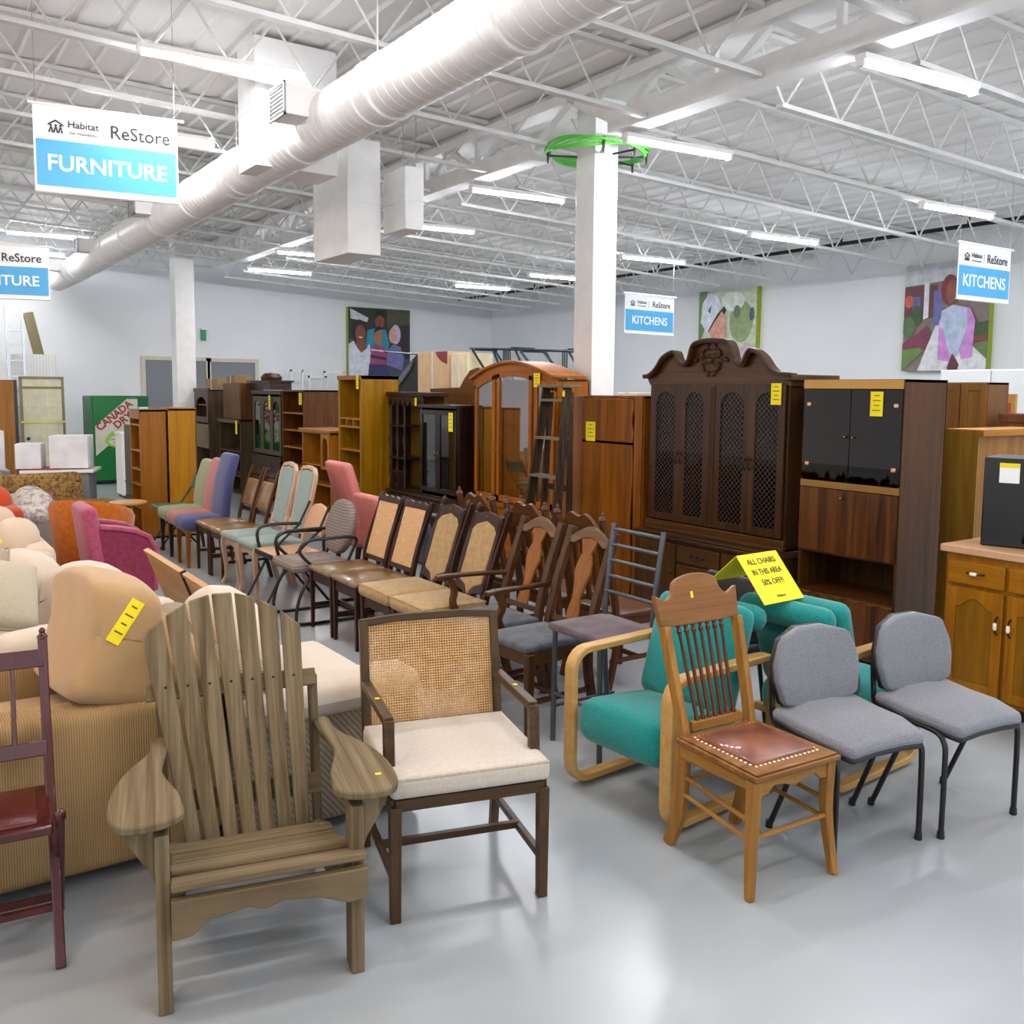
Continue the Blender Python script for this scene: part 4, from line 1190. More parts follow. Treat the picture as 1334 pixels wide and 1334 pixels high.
flatback(3.95, 6.5, fabric('dusty_blue_cloth', '#5a6480', var=.08), 'dusty blue chair back glimpsed between the golden damask chairs', .86, .2)
flatback(3.95, 5.98, plain('black_vinyl', '#16161a', .35), 'black vinyl chair back behind the tan velvet chairs', .84, .2)
# arched plywood chairs peeking behind the tan leather chairs
t = thing('bentwood_chair', 'bentwood chair with arched back behind the tan leather pair', 'chair', (3.75, 8.75, 0), -FW)
legs4(t, MIDW('z'), .19, .18, .4, .44, post=.9, lean=.1); m = MB(); m.rbox(-.2, -.02, .43, .2, .4, .46, .014); m.build('seat', ORW('x'), t)
m = MB(RB(.45, .6, .2)); m.path([(x, 0, z) for x, z in [(-.18, 0)] + arc(0, .12, .18, PI, 0, 12) + [(.18, 0)]], .03, .03, up=(0, 1, 0)); m.build('bent_back', ORW('z'), t)
# ================================================================ SOFAS ON THE LEFT
CORD = striped('tan_corduroy', '#a8875a', '#c4a273', 'x', 38, .95)
CORD2 = fabric('tan_corduroy_cushion', '#c8a273', var=.03, nscale=8, bump=.25)
def note(t, M, w_=.05, h_=.16, name='price_tag', lines=4):
    """yellow tag in the local xz plane of M with printed lines"""
    m = MB(M); m.box(-w_ / 2, -.0015, -h_ / 2, w_ / 2, 0, h_ / 2); o = m.build(name, YEL, t)
    m = MB(M)
    for i in range(lines):
        z = h_ / 2 - h_ * (.16 + .2 * i); ww = w_ * (.32 if i % 2 else .22)
        m.box(-ww, -.0022, z - .0028, ww, -.0016, z + .0028)
    m.build('tag_print', plain('tag_print_grey', '#6a6412', .7, noise=0), o)
    return o
t = thing('corduroy_armchair', 'tan corduroy armchair with a slumped back cushion at the left', 'armchair', (0, 3.42, 0))
MB().rbox(-.35, 0, .05, 1.0, .2, .64, .045, puff=.006).build('armrest', CORD, t, angle=60)
MB().rbox(-.35, .78, .05, 1.0, .98, .64, .045).build('armrest', CORD, t, angle=60)
MB().rbox(.82, .02, .06, 1.04, .96, .78, .06).build('back', CORD, t, angle=60)
MB().rbox(-.33, .2, .08, .85, .78, .34, .03).build('base', CORD, t, angle=60)
MB().rbox(-.36, .2, .33, .82, .78, .50, .06, puff=.02).build('seat_cushion', CORD2, t)
Rm = Matrix.Translation((.70, .50, .815)) @ Matrix.Rotation(.28, 4, 'Y') @ Matrix.Rotation(-.12, 4, 'X')
def wq(q, h):
    q.x += -.05 * (q.z / h.z) * abs(q.z / h.z) - (.10 * max(0, -q.z / h.z) ** 2 if q.x < 0 else 0)
    q.z -= .05 * (q.y / h.y) ** 2 * (1 if q.z > 0 else -.3); return q
cu = MB(Rm).rbox(-.13, -.46, -.26, .12, .42, .23, .065, puff=.018, pf=0, n=10, warp=wq).build('back_cushion', CORD2, t)
note(t, Rm @ Matrix.Translation((-.04, -.462, .06)) @ Matrix.Rotation(.35, 4, 'Y'), .05, .17)
for x, y in ((-.3, .06), (.95, .06), (-.3, .9), (.95, .9)): MB().box(x - .03, y - .03, 0, x + .03, y + .03, .06).build('foot', BLKP, t)

CRM = fabric('cream_cloth', '#e4d4c2', var=.02, nscale=9, bump=.2)
CRM2 = fabric('oatmeal_cloth', '#e2cab2', var=.02, nscale=9, bump=.2)
def sofa(x, y0, y1, cloth, label, n=2, back_h=.86, face=-1, seat_d=.55, name='sofa', side=None, arm_h=.62, tilt=.12, puff=.05, far_arm=True):
    """faces -x (face=-1) or +x (face=1); x is the rear line of the back"""
    t = thing(name, label, 'sofa', (x, y0, 0)); L_ = y1 - y0; f = face
    side = side or cloth
    X = lambda a, b: (min(f * a, f * b), max(f * a, f * b))
    a, b = X(.02, .95)
    for yy in ((0, L_ - .2) if far_arm else (0,)):
        MB().rbox(a, yy, .04, b, yy + .2, arm_h - .06, .03).build('arm_panel', side, t, angle=60)
        m = MB(); m.rbox(a - .01, yy - .035, arm_h - (.17 if far_arm else .12), b + .01, yy + .225, arm_h + .02, .09); m.build('armrest', cloth, t)
    a, b = X(0, .2); MB().rbox(a, .02, .05, b, L_ - .02, back_h - .14, .07).build('back', side, t)
    a, b = X(.1, .92); MB().rbox(a, .15, .07, b, L_ - .15, .30, .03).build('base', side, t)
    cw = (L_ - .4) / n
    for i in range(n):
        y = .2 + cw * i
        a, b = X(.2, .97); MB().rbox(a, y, .29, b, y + cw, .47, .07, puff=.025).build('seat_cushion', cloth, t)
        R = Matrix.Translation((f * .22, y + cw / 2, (back_h + .42) / 2)) @ Matrix.Rotation(-f * tilt, 4, 'Y')
        hh = (back_h - .36) / 2
        def wa(q, h):
            if q.z > 0: q.z -= hh * .55 * abs(q.y / h.y) ** 2.2
            return q
        MB(R).rbox(-.11, -cw / 2, -hh, .11, cw / 2, hh, .09, puff=puff, pf=0, n=9, warp=wa).build('back_cushion', cloth, t)
    for q in ((.1, .08), (.85, .08), (.1, L_ - .08), (.85, L_ - .08)): MB().box(f * q[0] - .03, q[1] - .03, 0, f * q[0] + .03, q[1] + .03, .07).build('foot', BLKP, t)
    return t
s1 = sofa(1.30, 4.98, 6.7, CRM, 'cream sofa with big rounded back cushions behind the corduroy armchair', 2, .80)
s1.rotation_euler = (0, 0, .40)
def pillow(c, s, rot, cloth, label):
    t = MB().rbox(-s / 2, -s / 2, -.05, s / 2, s / 2, .05, .045, puff=.05, n=8).build('throw_pillow', cloth, loc=c, rot=rot)
    m = MB(); h = s / 2; m.tube([(-h, -h, 0), (h, -h, 0), (h, h, 0), (-h, h, 0)], .008, 6, True); m.build('piping', cloth, t)
    tag(t, label, 'pillow'); return t
pillow((.42, 5.14, .75), .40, (.75, .25, .1), fabric('ivory_pillow_cloth', '#cbc0a9', var=.04), 'small ivory pillow lying flat by the near arm of the cream sofa')
pillow((.34, 5.55, .71), .40, (.95, -.2, -.5), fabric('beige_pillow_cloth', '#bfb097', var=.04), 'beige pillow leaning on the cream sofa at the left frame edge')
s2 = sofa(.98, 7.05, 7.85, CRM2, 'oatmeal armchair with a yellow tag behind the cream sofa', 1, .80)
note(s2, Matrix.Translation((-.42, .12, .68)) @ Matrix.Rotation(.6, 4, 'Y'), .12, .16)
s3 = sofa(.92, 7.92, 8.65, CRM2, 'farther oatmeal armchair beside the red orange chair', 1, .80)
GST = striped('grey_beige_stripe_cloth', '#948574', '#b3a28e', 'd', 22, .95)
s4 = sofa(1.06, 3.36, 4.72, CRM, 'cream loveseat with striped grey side behind the garden armchair', 1, .86, face=1, side=GST, arm_h=.59, name='loveseat', far_arm=False)
s4.scale = (.82, 1, 1)
m = MB(); m.rbox(.70, -.02, .02, .95, 1.1, .17, .07); m.build('skirt_roll', GST, s4)
# light wooden panels leaning behind the loveseat
LW = lambda a: wood('pale_maple', '#c08e5c', '#d9ac7c', a, .4, 5, .4)
for y0, y1, lab in ((5.37, 6.25, 'farther pale wooden panel leaning beside the sofas, topped level'), (4.78, 5.32, 'nearer pale wooden panel leaning behind the garden armchair')):
    t = thing('wooden_panel', lab, 'wood panel', (1.66, y0, 0), rot=(0, -.36, 0))
    MB().box(-.01, 0, 0, .01, y1 - y0, .76).build('board', LW('y'), t, bevel=.003)
    MB().box(-.018, -.02, 0, .018, 0, .78).build('end_strip', MIDW('z'), t, bevel=.002)
    MB().box(-.016, 0, .755, .016, y1 - y0, .775).build('top_strip', LW('y'), t)
# magenta club chair, facing +x
MAG = fabric('raspberry_velour', '#8c2f4b', c2='#98385a', var=.06, nscale=30)
MAG2 = fabric('rose_velour', '#b04c68', c2='#bb5876', var=.06, nscale=30)
t = thing('club_armchair', 'raspberry pink velour club armchair seen from behind', 'armchair', (1.30, 7.4, 0), .0)
sidep = [(.02, .06), (.34, .06), (.41, .2), (.42, .52), (.37, .61), (.28, .66), (.15, .69), (.0, .71)]
for yy in (0, .40):
    m = MB(); m.prism(sidep, 'xz', yy, yy + .09); m.build('arm_side', MAG, t, bevel=.015)
    m2 = MB(); m2.path([(x, yy + .045, z) for x, z in [(.41, .2), (.425, .52), (.375, .62), (.28, .672), (.15, .702), (.02, .72)]], .035, .115, up=(0, 1, 0)); m2.build('arm_pad', MAG2, t, bevel=.01)
m = MB(Matrix.Translation((.0, .245, .48)) @ Matrix.Rotation(-.13, 4, 'Y')); m.rbox(-.055, -.255, -.42, .055, .255, .40, .045, puff=.012, pf=0); m.build('back', MAG2, t)
MB().rbox(.06, .09, .1, .42, .40, .46, .05, puff=.02).build('seat_cushion', MAG, t)
for x, y in ((.06, .04), (.32, .04), (.06, .44), (.32, .44)): MB().box(x - .02, y - .02, 0, x + .02, y + .02, .08).build('foot', BLKP, t)
# orange tub chair
ORG = fabric('orange_velvet', '#c4650f', c2='#d07218', var=.07, nscale=30)
t = thing('tub_armchair', 'orange velvet tub armchair with a tall rounded back', 'armchair', (1.45, 8.45, 0), .9)
m = MB(); n_ = 22; vs = []; fs = []
for i in range(n_ + 1):
    a = .55 + (2 * PI - 1.1) * i / n_
    for rr, z in ((.26, .06), (.34, .80 - .16 * (math.cos(a) + 1) / 2 * 1.2), (.32, .85 - .16 * (math.cos(a) + 1) / 2 * 1.2), (.27, .83 - .16 * (math.cos(a) + 1) / 2 * 1.2), (.24, .38)):
        vs.append((rr * math.cos(a), rr * math.sin(a), z))
for i in range(n_):
    for j in range(4): fs.append((5 * i + j, 5 * (i + 1) + j, 5 * (i + 1) + j + 1, 5 * i + j + 1))
m.add(vs, fs); m.build('tub_back', ORG, t, angle=70)
m = MB(); m.lathe([(.27, .07), (.28, .3), (.29, .42), (.2, .47), (.01, .48)], n=24); m.build('seat_cushion', ORG, t, angle=60)
MB().box(-.2, -.2, 0, .2, .2, .07).build('plinth', BLKP, t)
t = sofa(.98, 8.75, 9.5, fabric('red_orange_velvet', '#c6441a', c2='#d04e22', var=.07), 'red orange velvet armchair at the left frame edge', 1, .88, arm_h=.66, name='armchair')
FLW = blotch('white_floral_cloth', ['#c9c2b6', '#ddd6cc', '#cfc4bb', '#8d8794', '#e0d9cf'], 16)
sofa(1.45, 9.75, 11.0, FLW, 'white floral sofa behind the orange tub armchair', 2, .72, side=fabric('grey_linen', '#9c958a'))
FLB = blotch('brown_floral_cloth', ['#5a3c22', '#9a7a45', '#b8965a', '#6e3b2c', '#a88a58'], 12)
t = thing('chaise_longue', 'brown tapestry floral chaise with long curved front', 'sofa', (1.35, 11.6, 0), .1)
MB().rbox(-.6, 0, .14, 1.1, .75, .38, .08, puff=.02).build('seat', FLB, t)
MB(Matrix.Translation((.25, .78, .50)) @ Matrix.Rotation(-.15, 4, 'X')).rbox(-.85, -.1, -.26, .52, .1, .22, .09, puff=.03, pf=1).build('backrest', FLB, t)
MB(Matrix.Translation((-.4, .35, .54)) @ Matrix.Rotation(.5, 4, 'Y')).rbox(-.1, -.36, -.3, .1, .36, .3, .09).build('raised_end', FLB, t)
for x, y in ((-.5, .1), (1.0, .1), (1.0, .65)): MB().lathe([(.03, 0), (.04, .1), (.05, .2)], (x, y, 0), 10).build('foot', DARKBR, t)
# two stools with dark oval tops
for (x, y, z, lab) in ((1.74, 9.95, .56, 'dark oval topped stool behind the raspberry armchair, left one'), (1.87, 9.35, .54, 'dark oval topped stool behind the raspberry armchair, right one')):
    t = thing('oval_stool', lab, 'stool', (x, y, 0), .4)
    MB(Matrix.Diagonal((1.5, 1, 1, 1))).lathe([(.08, z - .06), (.10, z - .03), (.09, z), (.02, z + .012)], n=18).build('top', DARKBR, t)
    MB().lathe([(.13, 0), (.12, .02), (.025, .05), (.025, z - .06)], n=12).build('pedestal', DARKBR, t)
# small round pedestal table
t = thing('pedestal_table', 'small round pale topped table on a white pedestal before the bookcases', 'table', (2.04, 9.9, 0))
MB().lathe([(.17, .585), (.18, .595), (.18, .61), (.16, .615)], n=26).build('table_top', LW('x'), t)
m = MB(); m.lathe([(.14, 0), (.13, .02), (.03, .06), (.022, .3), (.03, .42)], n=14); m.build('pedestal', IVORY, t); MB().lathe([(.02, .42), (.028, .5), (.015, .585)], n=12).build('collar', BLKP, t)
# ================================================================ BACK LEFT CLUTTER
GRYP = plain('grey_plastic', '#8f9296', .5)
t = thing('work_counter', 'grey counter with a white edged top standing behind the floral chaise', 'counter', (1.85, 13.0, 0), -.35)
MB().box(-.36, 0, 0, .36, .5, .66).build('carcass', GRYP, t, bevel=.01); MB().box(-.45, -.04, .66, .42, .55, .70).build('counter_top', IVORY, t, bevel=.008)
MB().box(-.05, -.012, .5, .2, 0, .62).build('label_panel', BW, t); MB().box(-.45, .0, .70, .0, .5, .712).build('red_mat', plain('red_mat', '#a8324a', .6), t)
def carton(x, y, z, sx, sy, sz, rz, col, label, band=None, name='white_carton'):
    t = MB().box(-sx / 2, -sy / 2, 0, sx / 2, sy / 2, sz).build(name, col, loc=(x, y, z), rot=(0, 0, rz), bevel=.006)
    m = MB(); m.box(-sx / 2 - .001, -.02, -.0, sx / 2 + .001, .02, sz + .001); m.build('tape', band or plain('carton_tape', '#d8d4cc', .4), t)
    tag(t, label, 'box'); return t
WC = plain('white_carton_board', '#e4e4e8', .6)
carton(2.05, 13.22, .714, .46, .4, .42, -.35, WC, 'large white carton standing on the grey counter')
carton(1.58, 13.35, .713, .3, .34, .32, -.3, WC, 'smaller white carton beside the large one on the grey counter')
t = thing('metal_shelf_table', 'cluttered steel table at the left edge behind the floral chaise', 'table', (1.02, 13.6, 0), 0)
MB().box(-.4, 0, .62, .35, .6, .66).build('table_top', GRYP, t); 
for x in (-.38, .33):
    for y in (.03, .57): MB().box(x - .02, y - .02, 0, x + .02, y + .02, .62).build('leg', WHITE, t)
MB().box(-.38, .02, .2, .33, .58, .23).build('lower_shelf', GRYP, t)
carton(1.1, 13.9, .661, .42, .36, .52, .1, WC, 'white appliance carton on the steel table at the left edge')
# white chest and chute right of the counter, pale freezer by the bookcases
t = thing('white_freezer', 'narrow white freezer between the green drink machine and the bookcases', 'freezer', (3.33, 15.5, 0), 0)
MB().box(-.2, 0, .04, .25, .5, 1.0).build('body', IVORY, t, bevel=.012); MB().box(-.21, -.01, 1.0, .26, .5, 1.05).build('lid', IVORY, t, bevel=.01); MB().box(-.18, .02, 0, .22, .45, .04).build('plinth', BLKP, t); m = MB(); m.box(-.05, -.02, .93, .1, 0, .96); m.build('handle', GRYP, t)
# green vending machine
VG = plain('vending_green', '#0b6b37', .3, noise=.04); VGD = plain('vending_green_door', '#0a7a35', .28, noise=.03)
t = thing('vending_machine', 'tall green soda vending machine with CANADA DRY in red on a white diagonal', 'vending machine', (3.12, 17.94, 0), .02)
MB().box(0, 0, .05, 1.0, .75, 1.60).build('cabinet', VG, t, bevel=.02)
MB().box(.04, .04, 0, .96, .7, .05).build('plinth', BLKP, t)
MB().box(.03, -.05, .07, .80, 0, 1.57).build('door', VGD, t, bevel=.008)
m = MB(); m.prism([(.05, .52), (.05, 1.06), (.60, 1.545), (.785, 1.545), (.785, 1.16)], 'xz', -.054, -.05); m.build('white_diagonal', plain('faded_white_panel', '#c9cabb', .4), t)
RED = plain('sign_red', '#a8232c', .5, noise=0)
aT = math.radians(39)
Mx = Matrix.Translation((.36, -.056, 1.17)) @ Matrix.Rotation(PI / 2, 4, 'X') @ Matrix.Rotation(aT, 4, 'Z')
text('CANADA', .185, RED, t, Mx @ Matrix.Translation((.06, .045, 0)), bold=.006, xscale=.95)
text('DRY', .185, RED, t, Mx @ Matrix.Translation((.12, -.115, 0)), bold=.006, xscale=1.0)
m = MB(); m.prism([(.40 + .19 * math.cos(a), .80 + .13 * math.sin(a) + (.03 if 1 < a < 2.2 else 0)) for a in [2 * PI * i / 24 for i in range(24)]], 'xz', -.058, -.053); m.build('crest_border', plain('lime_crest', '#8fc43a', .5), t)
m = MB(); m.prism([(.40 + .13 * math.cos(a), .79 + .085 * math.sin(a)) for a in [2 * PI * i / 20 for i in range(20)]], 'xz', -.061, -.058); m.build('crest_shield', plain('pale_crest', '#d9d4d6', .5), t)
text('CANADA', .055, plain('crest_purple', '#8a4a86', .5, noise=0), t, facing(.40, -.063, .815), bold=.001); text('DRY', .055, plain('crest_purple', '#8a4a86', .5, noise=0), t, facing(.40, -.063, .755), bold=.001)
MB().box(.40, -.058, .38, .66, -.05, .50).build('drink_slot', BLKP, t)
m = MB(); m.box(.80, -.02, 1.15, .98, 0, 1.40); m.build('notice_panel', BW, t); MB().box(.83, -.03, .9, .95, 0, 1.05).build('coin_panel', GRYP, t)
for i in range(5): MB().box(.85, -.035, .60 + .055 * i, .93, -.02, .64 + .055 * i).build('select_button', IVORY, t)
# doors and boards leaning on the back wall
CRD = plain('cream_door_paint', '#d6d0b4', .5)
t = thing('panel_door', 'cream panelled door with frame leaning on the back wall, yellow tape across', 'door', (2.08, 18.6, 0), 0, rot=(-.05, 0, 0))
MB().box(.04, 0, .02, .68, .04, 1.72).build('door_leaf', CRD, t, bevel=.003)
m = MB(); m.box(0, -.02, 0, .04, .06, 1.93); m.box(.68, -.02, 0, .72, .06, 1.93); m.box(0, -.02, 1.9, .72, .06, 1.94); m.box(.04, -.01, 1.72, .68, .05, 1.76); m.build('door_frame', wood('door_casing', '#8f8268', '#b0a484', 'z', .6), t)
MB().box(.04, .0, 1.76, .68, .03, 1.9).build('transom_panel', CRD, t)
m = MB()
for x in (.12, .40):
    for z0, z1 in ((.2, .75), (.85, 1.3), (1.38, 1.62)): m.box(x, -.008, z0, x + .2, 0, z1)
m.build('raised_panel', CRD, t, bevel=.006)
MB().lathe([(.02, -.06), (.03, -.05), (.02, -.03), (.01, 0)], (.10, 0, .82), 10, 'y').build('door_knob', DARKBR, t)
MB().box(-.005, -.025, 1.10, .725, -.02, 1.14).build('yellow_tape', plain('yellow_tape', '#dcd36a', .5), t)
t = MB().box(0, 0, 0, .75, .03, 2.36).build('white_board', striped('white_beadboard', '#f0f0f0', '#ffffff', 'x', 6, .6), loc=(2.04, 19.3, 0), rot=(-.04, 0, 0)); tag(t, 'white beadboard sheet standing behind the cream door', 'board')
t = MB().box(-.09, -.02, 0, .09, .02, 3.2).build('timber_plank', wood('grey_plank', '#77705c', '#8d866f', 'z', .7), loc=(3.0, 19.5, 0), rot=(-.02, -.20, 0)); tag(t, 'grey timber plank leaning diagonally above the cream door', 'plank')
t = MB().box(0, 0, 0, .35, .04, 1.87).build('brown_door', wood('brown_door_veneer', '#8a5a2a', '#b07a40', 'z'), loc=(1.55, 17.8, 0), rot=(-.05, 0, 0)); MB().box(.35, 0, 0, .40, .06, 1.87).build('edge_strip', BLKP, t); tag(t, 'brown wooden door leaf leaning at the left frame edge', 'door')
t = thing('aluminium_ladder', 'tall silver ladder leaning on the back wall at the left edge', 'ladder', (1.95, 18.9, 0), rot=(-.05, 0, 0))
AL = plain('aluminium', '#b9bec6', .35, metal=.7)
for x in (0, .26): MB().box(x - .02, 0, 0, x + .02, .07, 3.2).build('side_rail', AL, t)
for i in range(11): MB().box(.02, .02, .25 + .28 * i, .24, .05, .28 + .28 * i).build('rung', AL, t)
t = thing('fire_alarm', 'small green alarm fixture high on the back wall beside the far column', 'alarm', (5.83, YW, 2.9)); MB().box(-.05, -.08, -.12, .05, 0, .1).build('housing', plain('alarm_green', '#1f9a6a', .5), t); MB().box(-.05, -.1, .1, .12, 0, .14).build('cap', WHITE, t)

# ================================================================ CABINETS
def carc(t, w_, d, h, mat, z0=0.0, th=.02, back=True, top=True, name='carcass'):
    m = MB()
    m.box(-w_ / 2, 0, z0, -w_ / 2 + th, d, h); m.box(w_ / 2 - th, 0, z0, w_ / 2, d, h)
    if back: m.box(-w_ / 2, d - .01, z0, w_ / 2, d, h)
    if top: m.box(-w_ / 2, 0, h - th, w_ / 2, d, h)
    m.box(-w_ / 2, 0, z0, w_ / 2, d, z0 + th)
    return m.build(name, mat, t, bevel=.002)
def shelf(t, w_, d, z, mat, y0=.02, th=.018, name='shelf'):
    return MB().box(-w_ / 2 + .02, y0, z, w_ / 2 - .02, d - .01, z + th).build(name, mat, t)
def framed(t, x0, x1, z0, z1, mat, y=-.01, st=.05, th=.02, pane=None, arch=0.0, name='door', lattice=None, panel=None):
    """door with stiles and rails and an (optionally arched) opening; its pane is a sub-part"""
    m = MB(); xi0, xi1, zi0, zi1 = x0 + st, x1 - st, z0 + st, z1 - st
    m.box(x0, y - th, z0, xi0, y, z1); m.box(xi1, y - th, z0, x1, y, z1); m.box(xi0, y - th, z0, xi1, y, zi0)
    if arch > 0:
        cx = (xi0 + xi1) / 2; hw = (xi1 - xi0) / 2
        pts = [(xi1, z1), (xi0, z1)] + [(cx - hw * math.cos(a), zi1 - arch + arch * math.sin(a)) for a in [PI * i / 10 for i in range(11)]]
        m.prism(pts, 'xz', y - th, y)
    elif arch < 0:      # cathedral: arch shoulder in middle
        cx = (xi0 + xi1) / 2; hw = (xi1 - xi0) / 2
        pts = [(xi1, z1), (xi0, z1)] + [(xi0 + 2 * hw * u, zi1 + arch * (1 - math.sin(PI * min(1, max(0, (u - .12) / .76))) ** 1)) for u in [i / 14 for i in range(15)]]
        m.prism(pts, 'xz', y - th, y)
    else: m.box(xi0, y - th, zi1, xi1, y, z1)
    d = m.build(name, mat, t, bevel=.002)
    if pane: MB().box(xi0 - .004, y - th * .5, zi0 - .004, xi1 + .004, y - th * .4, zi1 + .004 + (0)).build('glass_pane', pane, d)
    if panel: MB().box(xi0 - .004, y - th * .7, zi0 - .004, xi1 + .004, y - th * .2, min(z1 - .01, zi1 + .02)).build('door_panel', panel, d)
    if lattice:
        m = MB(); stp = .042; W = xi1 - xi0; Hh = zi1 - zi0; k = -int(Hh / stp) - 1
        while k * stp < W:
            for sg in (1, -1):
                a = k * stp; pts = []
                # line from (a,0) going up right, clipped to the opening
                u0 = max(0, a); u1 = min(W, a + Hh)
                if u1 > u0 + .005:
                    p0 = (u0, u0 - a); p1 = (u1, u1 - a)
                    if sg < 0: p0 = (W - p0[0], p0[1]); p1 = (W - p1[0], p1[1])
                    m.bar((xi0 + p0[0], y - th * .75, zi0 + p0[1]), (xi0 + p1[0], y - th * .75, zi0 + p1[1]), .004, .004, up=(0, 1, 0))
            k += 1
        m.build('lattice', lattice, d)
    return d
def knob(d, x, y, z, r=.012, mat=BRASS): MB().lathe([(r * .4, 0), (r * .5, -r), (r, -r * 1.6), (r * .8, -r * 2.3), (r * .1, -r * 2.6)], (x, y, z), 10, 'y').build('knob', mat, d)

# --- walnut wall unit with brass trim
RW = lambda a: wood('rosewood_laminate', '#3a2013', '#74482c', a, .3, 7, .4, contrast=.02)
RS = lambda a: wood('walnut_side_laminate', '#38220f', '#654226', a, .35, 6, .4)
SMK = glass('smoked_glass', '#a89078', .0)
t = thing('wall_unit', 'rosewood wall unit with brass trim, smoked glass doors and drop front', 'cabinet', (5.2, 3.71, 0), FW)
w_ = .75; d_ = .46; h_ = 1.865
m = MB(); m.box(-w_ / 2, 0, 0, -w_ / 2 + .02, d_, h_); m.box(w_ / 2 - .02, 0, 0, w_ / 2, d_, h_); m.box(-w_ / 2, 0, h_ - .02, w_ / 2, d_, h_); m.build('side_panel', RS('z'), t, bevel=.002)
MB().box(-w_ / 2, d_ - .01, 0, w_ / 2, d_, h_).build('back_panel', RS('z'), t)
for z in (.04, .42, .70, 1.15): MB().box(-w_ / 2 + .02, 0.005, z, w_ / 2 - .02, d_ - .01, z + .02).build('shelf', RW('x'), t)
for z in (1.40, 1.60): MB().box(-w_ / 2 + .02, .04, z, w_ / 2 - .02, d_ - .01, z + .012).build('shelf', RW('x'), t)
MB().box(-w_ / 2 + .005, -.012, 1.805, w_ / 2 - .005, .0, 1.862).build('brass_trim', BRASS, t)
MB().box(-w_ / 2 + .005, -.012, 1.145, w_ / 2 - .005, .0, 1.19).build('brass_trim', BRASS, t)
for s in (-1, 1):
    a, b = (-w_ / 2 + .008, -.003) if s < 0 else (.003, w_ / 2 - .008)
    dd = MB().box(a, -.009, 1.195, b, -.003, 1.80).build('glass_door', SMK, t)
    knob(dd, s * .03, -.009, 1.49, .008)
    for z in (1.30, 1.70): MB().box(s * (w_ / 2 - .05) - .016 , -.016, z - .014, s * (w_ / 2 - .05) + .016, -.002, z + .014).build('brass_hinge', plain('rose_brass', '#d8a27c', .3, metal=.6), dd, bevel=.006)
dd = MB().box(-w_ / 2 + .01, -.018, .715, w_ / 2 - .01, 0, 1.14).build('drop_front', RW('z'), t, bevel=.002); knob(dd, -.03, -.018, 1.09, .009)
for s in (-1, 1):
    a, b = (-w_ / 2 + .01, -.002) if s < 0 else (.002, w_ / 2 - .01)
    dd = MB().box(a, -.018, .05, b, 0, .425).build('lower_door', RW('z'), t, bevel=.002)
    m = MB(); pts = [(a + (b - a) * i / 12, .425 + .008 * math.sin(i * 1.6)) for i in range(13)]; m.prism([(b, .435), (a, .435)] + pts, 'xz', -.022, -.018); m.build('gilt_edge', BRASS, dd)
    knob(dd, s * .05, -.018, .33, .008)
note(t, facing(0, 0, 0) @ Matrix.Identity(4) if False else Matrix.Translation((.19, -.012, 1.71)), .09, .155)
# things stored behind the glass
for x, z, k, lab in ((-.2, 1.17, 0, 'dim stacked bowls on the lower shelf'), (.17, 1.412, 1, 'dim glassware stack on the middle shelf'), (-.18, 1.612, 2, 'dim small jars on the upper shelf')):
    pass
# --- china cabinet
CH = lambda a: wood('dark_oak_china', '#2e1b0e', '#56371f', a, .32, 7, .4)
CHM = lambda a: wood('dark_oak_moulding', '#3a2412', '#654326', a, .3, 7, .4)
t = thing('china_cabinet', 'large dark oak china cabinet with scrolled top and lattice arched doors', 'cabinet', (5.2, 4.905, 0), FW)
w_ = 1.40
carc(t, w_, .42, 1.86, CH('z'), .66)
m = MB(); m.box(-w_ / 2 - .02, -.12, .04, w_ / 2 + .02, .42, .62); m.build('base_body', CH('z'), t, bevel=.003)
m = MB(); m.box(-w_ / 2 - .04, -.15, .62, w_ / 2 + .04, .42, .645); m.box(-w_ / 2 - .03, -.135, .645, w_ / 2 + .03, .42, .66); m.box(-w_ / 2 - .01, -.03, .66, w_ / 2 + .01, .0, .74); m.box(-w_ / 2 - .015, -.04, .66, w_ / 2 + .015, .0, .69); m.build('waist_moulding', CHM('x'), t, bevel=.006)
MB().box(-w_ / 2 - .03, -.13, 0, w_ / 2 + .03, .42, .06).build('plinth', CHM('x'), t, bevel=.004)
LT_ = plain('dark_lattice', '#4a3526', .4); DG = glass('dark_amber_glass', '#8b7660', .0)
for a, b in ((-.66, -.335), (-.335, -.03), (.03, .365), (.365, .68)):
    c = (a + b) / 2
    dd = framed(t, a, b, .75, 1.83, CH('z'), -.002, .055, .022, DG, arch=.11, lattice=LT_)
for x in (-.335, .365):
    for s in (-1, 1): 
        m = MB(); m.tube(smooth_pts([(x + s * .022, -.03, 1.30), (x + s * .03, -.045, 1.275), (x + s * .022, -.05, 1.24), (x + s * .026, -.03, 1.215)], 3), .006, 6); m.lathe([(.012, -.026), (.016, -.03), (.004, -.036)], (x + s * .022, 0, 1.30), 8, 'y'); m.build('door_pull', DARKBR, t)
m = MB(); m.box(-.03, -.03, .75, .03, 0, 1.83); 
for k in (-.015, 0, .015): m.box(k - .003, -.034, .77, k + .003, -.03, 1.81)
m.build('center_stile', CHM('z'), t)
for z in (1.08, 1.42): shelf(t, w_, .42, z, CH('x'))
ped = [(-.74, 1.893), (-.676, 1.90), (-.597, 1.95), (-.53, 2.03), (-.445, 2.072), (-.385, 2.075), (-.345, 2.01), (-.29, 1.98), (-.235, 2.01), (-.197, 2.115), (-.12, 2.15), (0, 2.158), (.14, 2.145), (.19, 2.10), (.225, 2.01), (.27, 1.975), (.315, 1.98), (.36, 2.06), (.41, 2.07), (.49, 2.02), (.56, 1.94), (.63, 1.905), (.74, 1.895)]
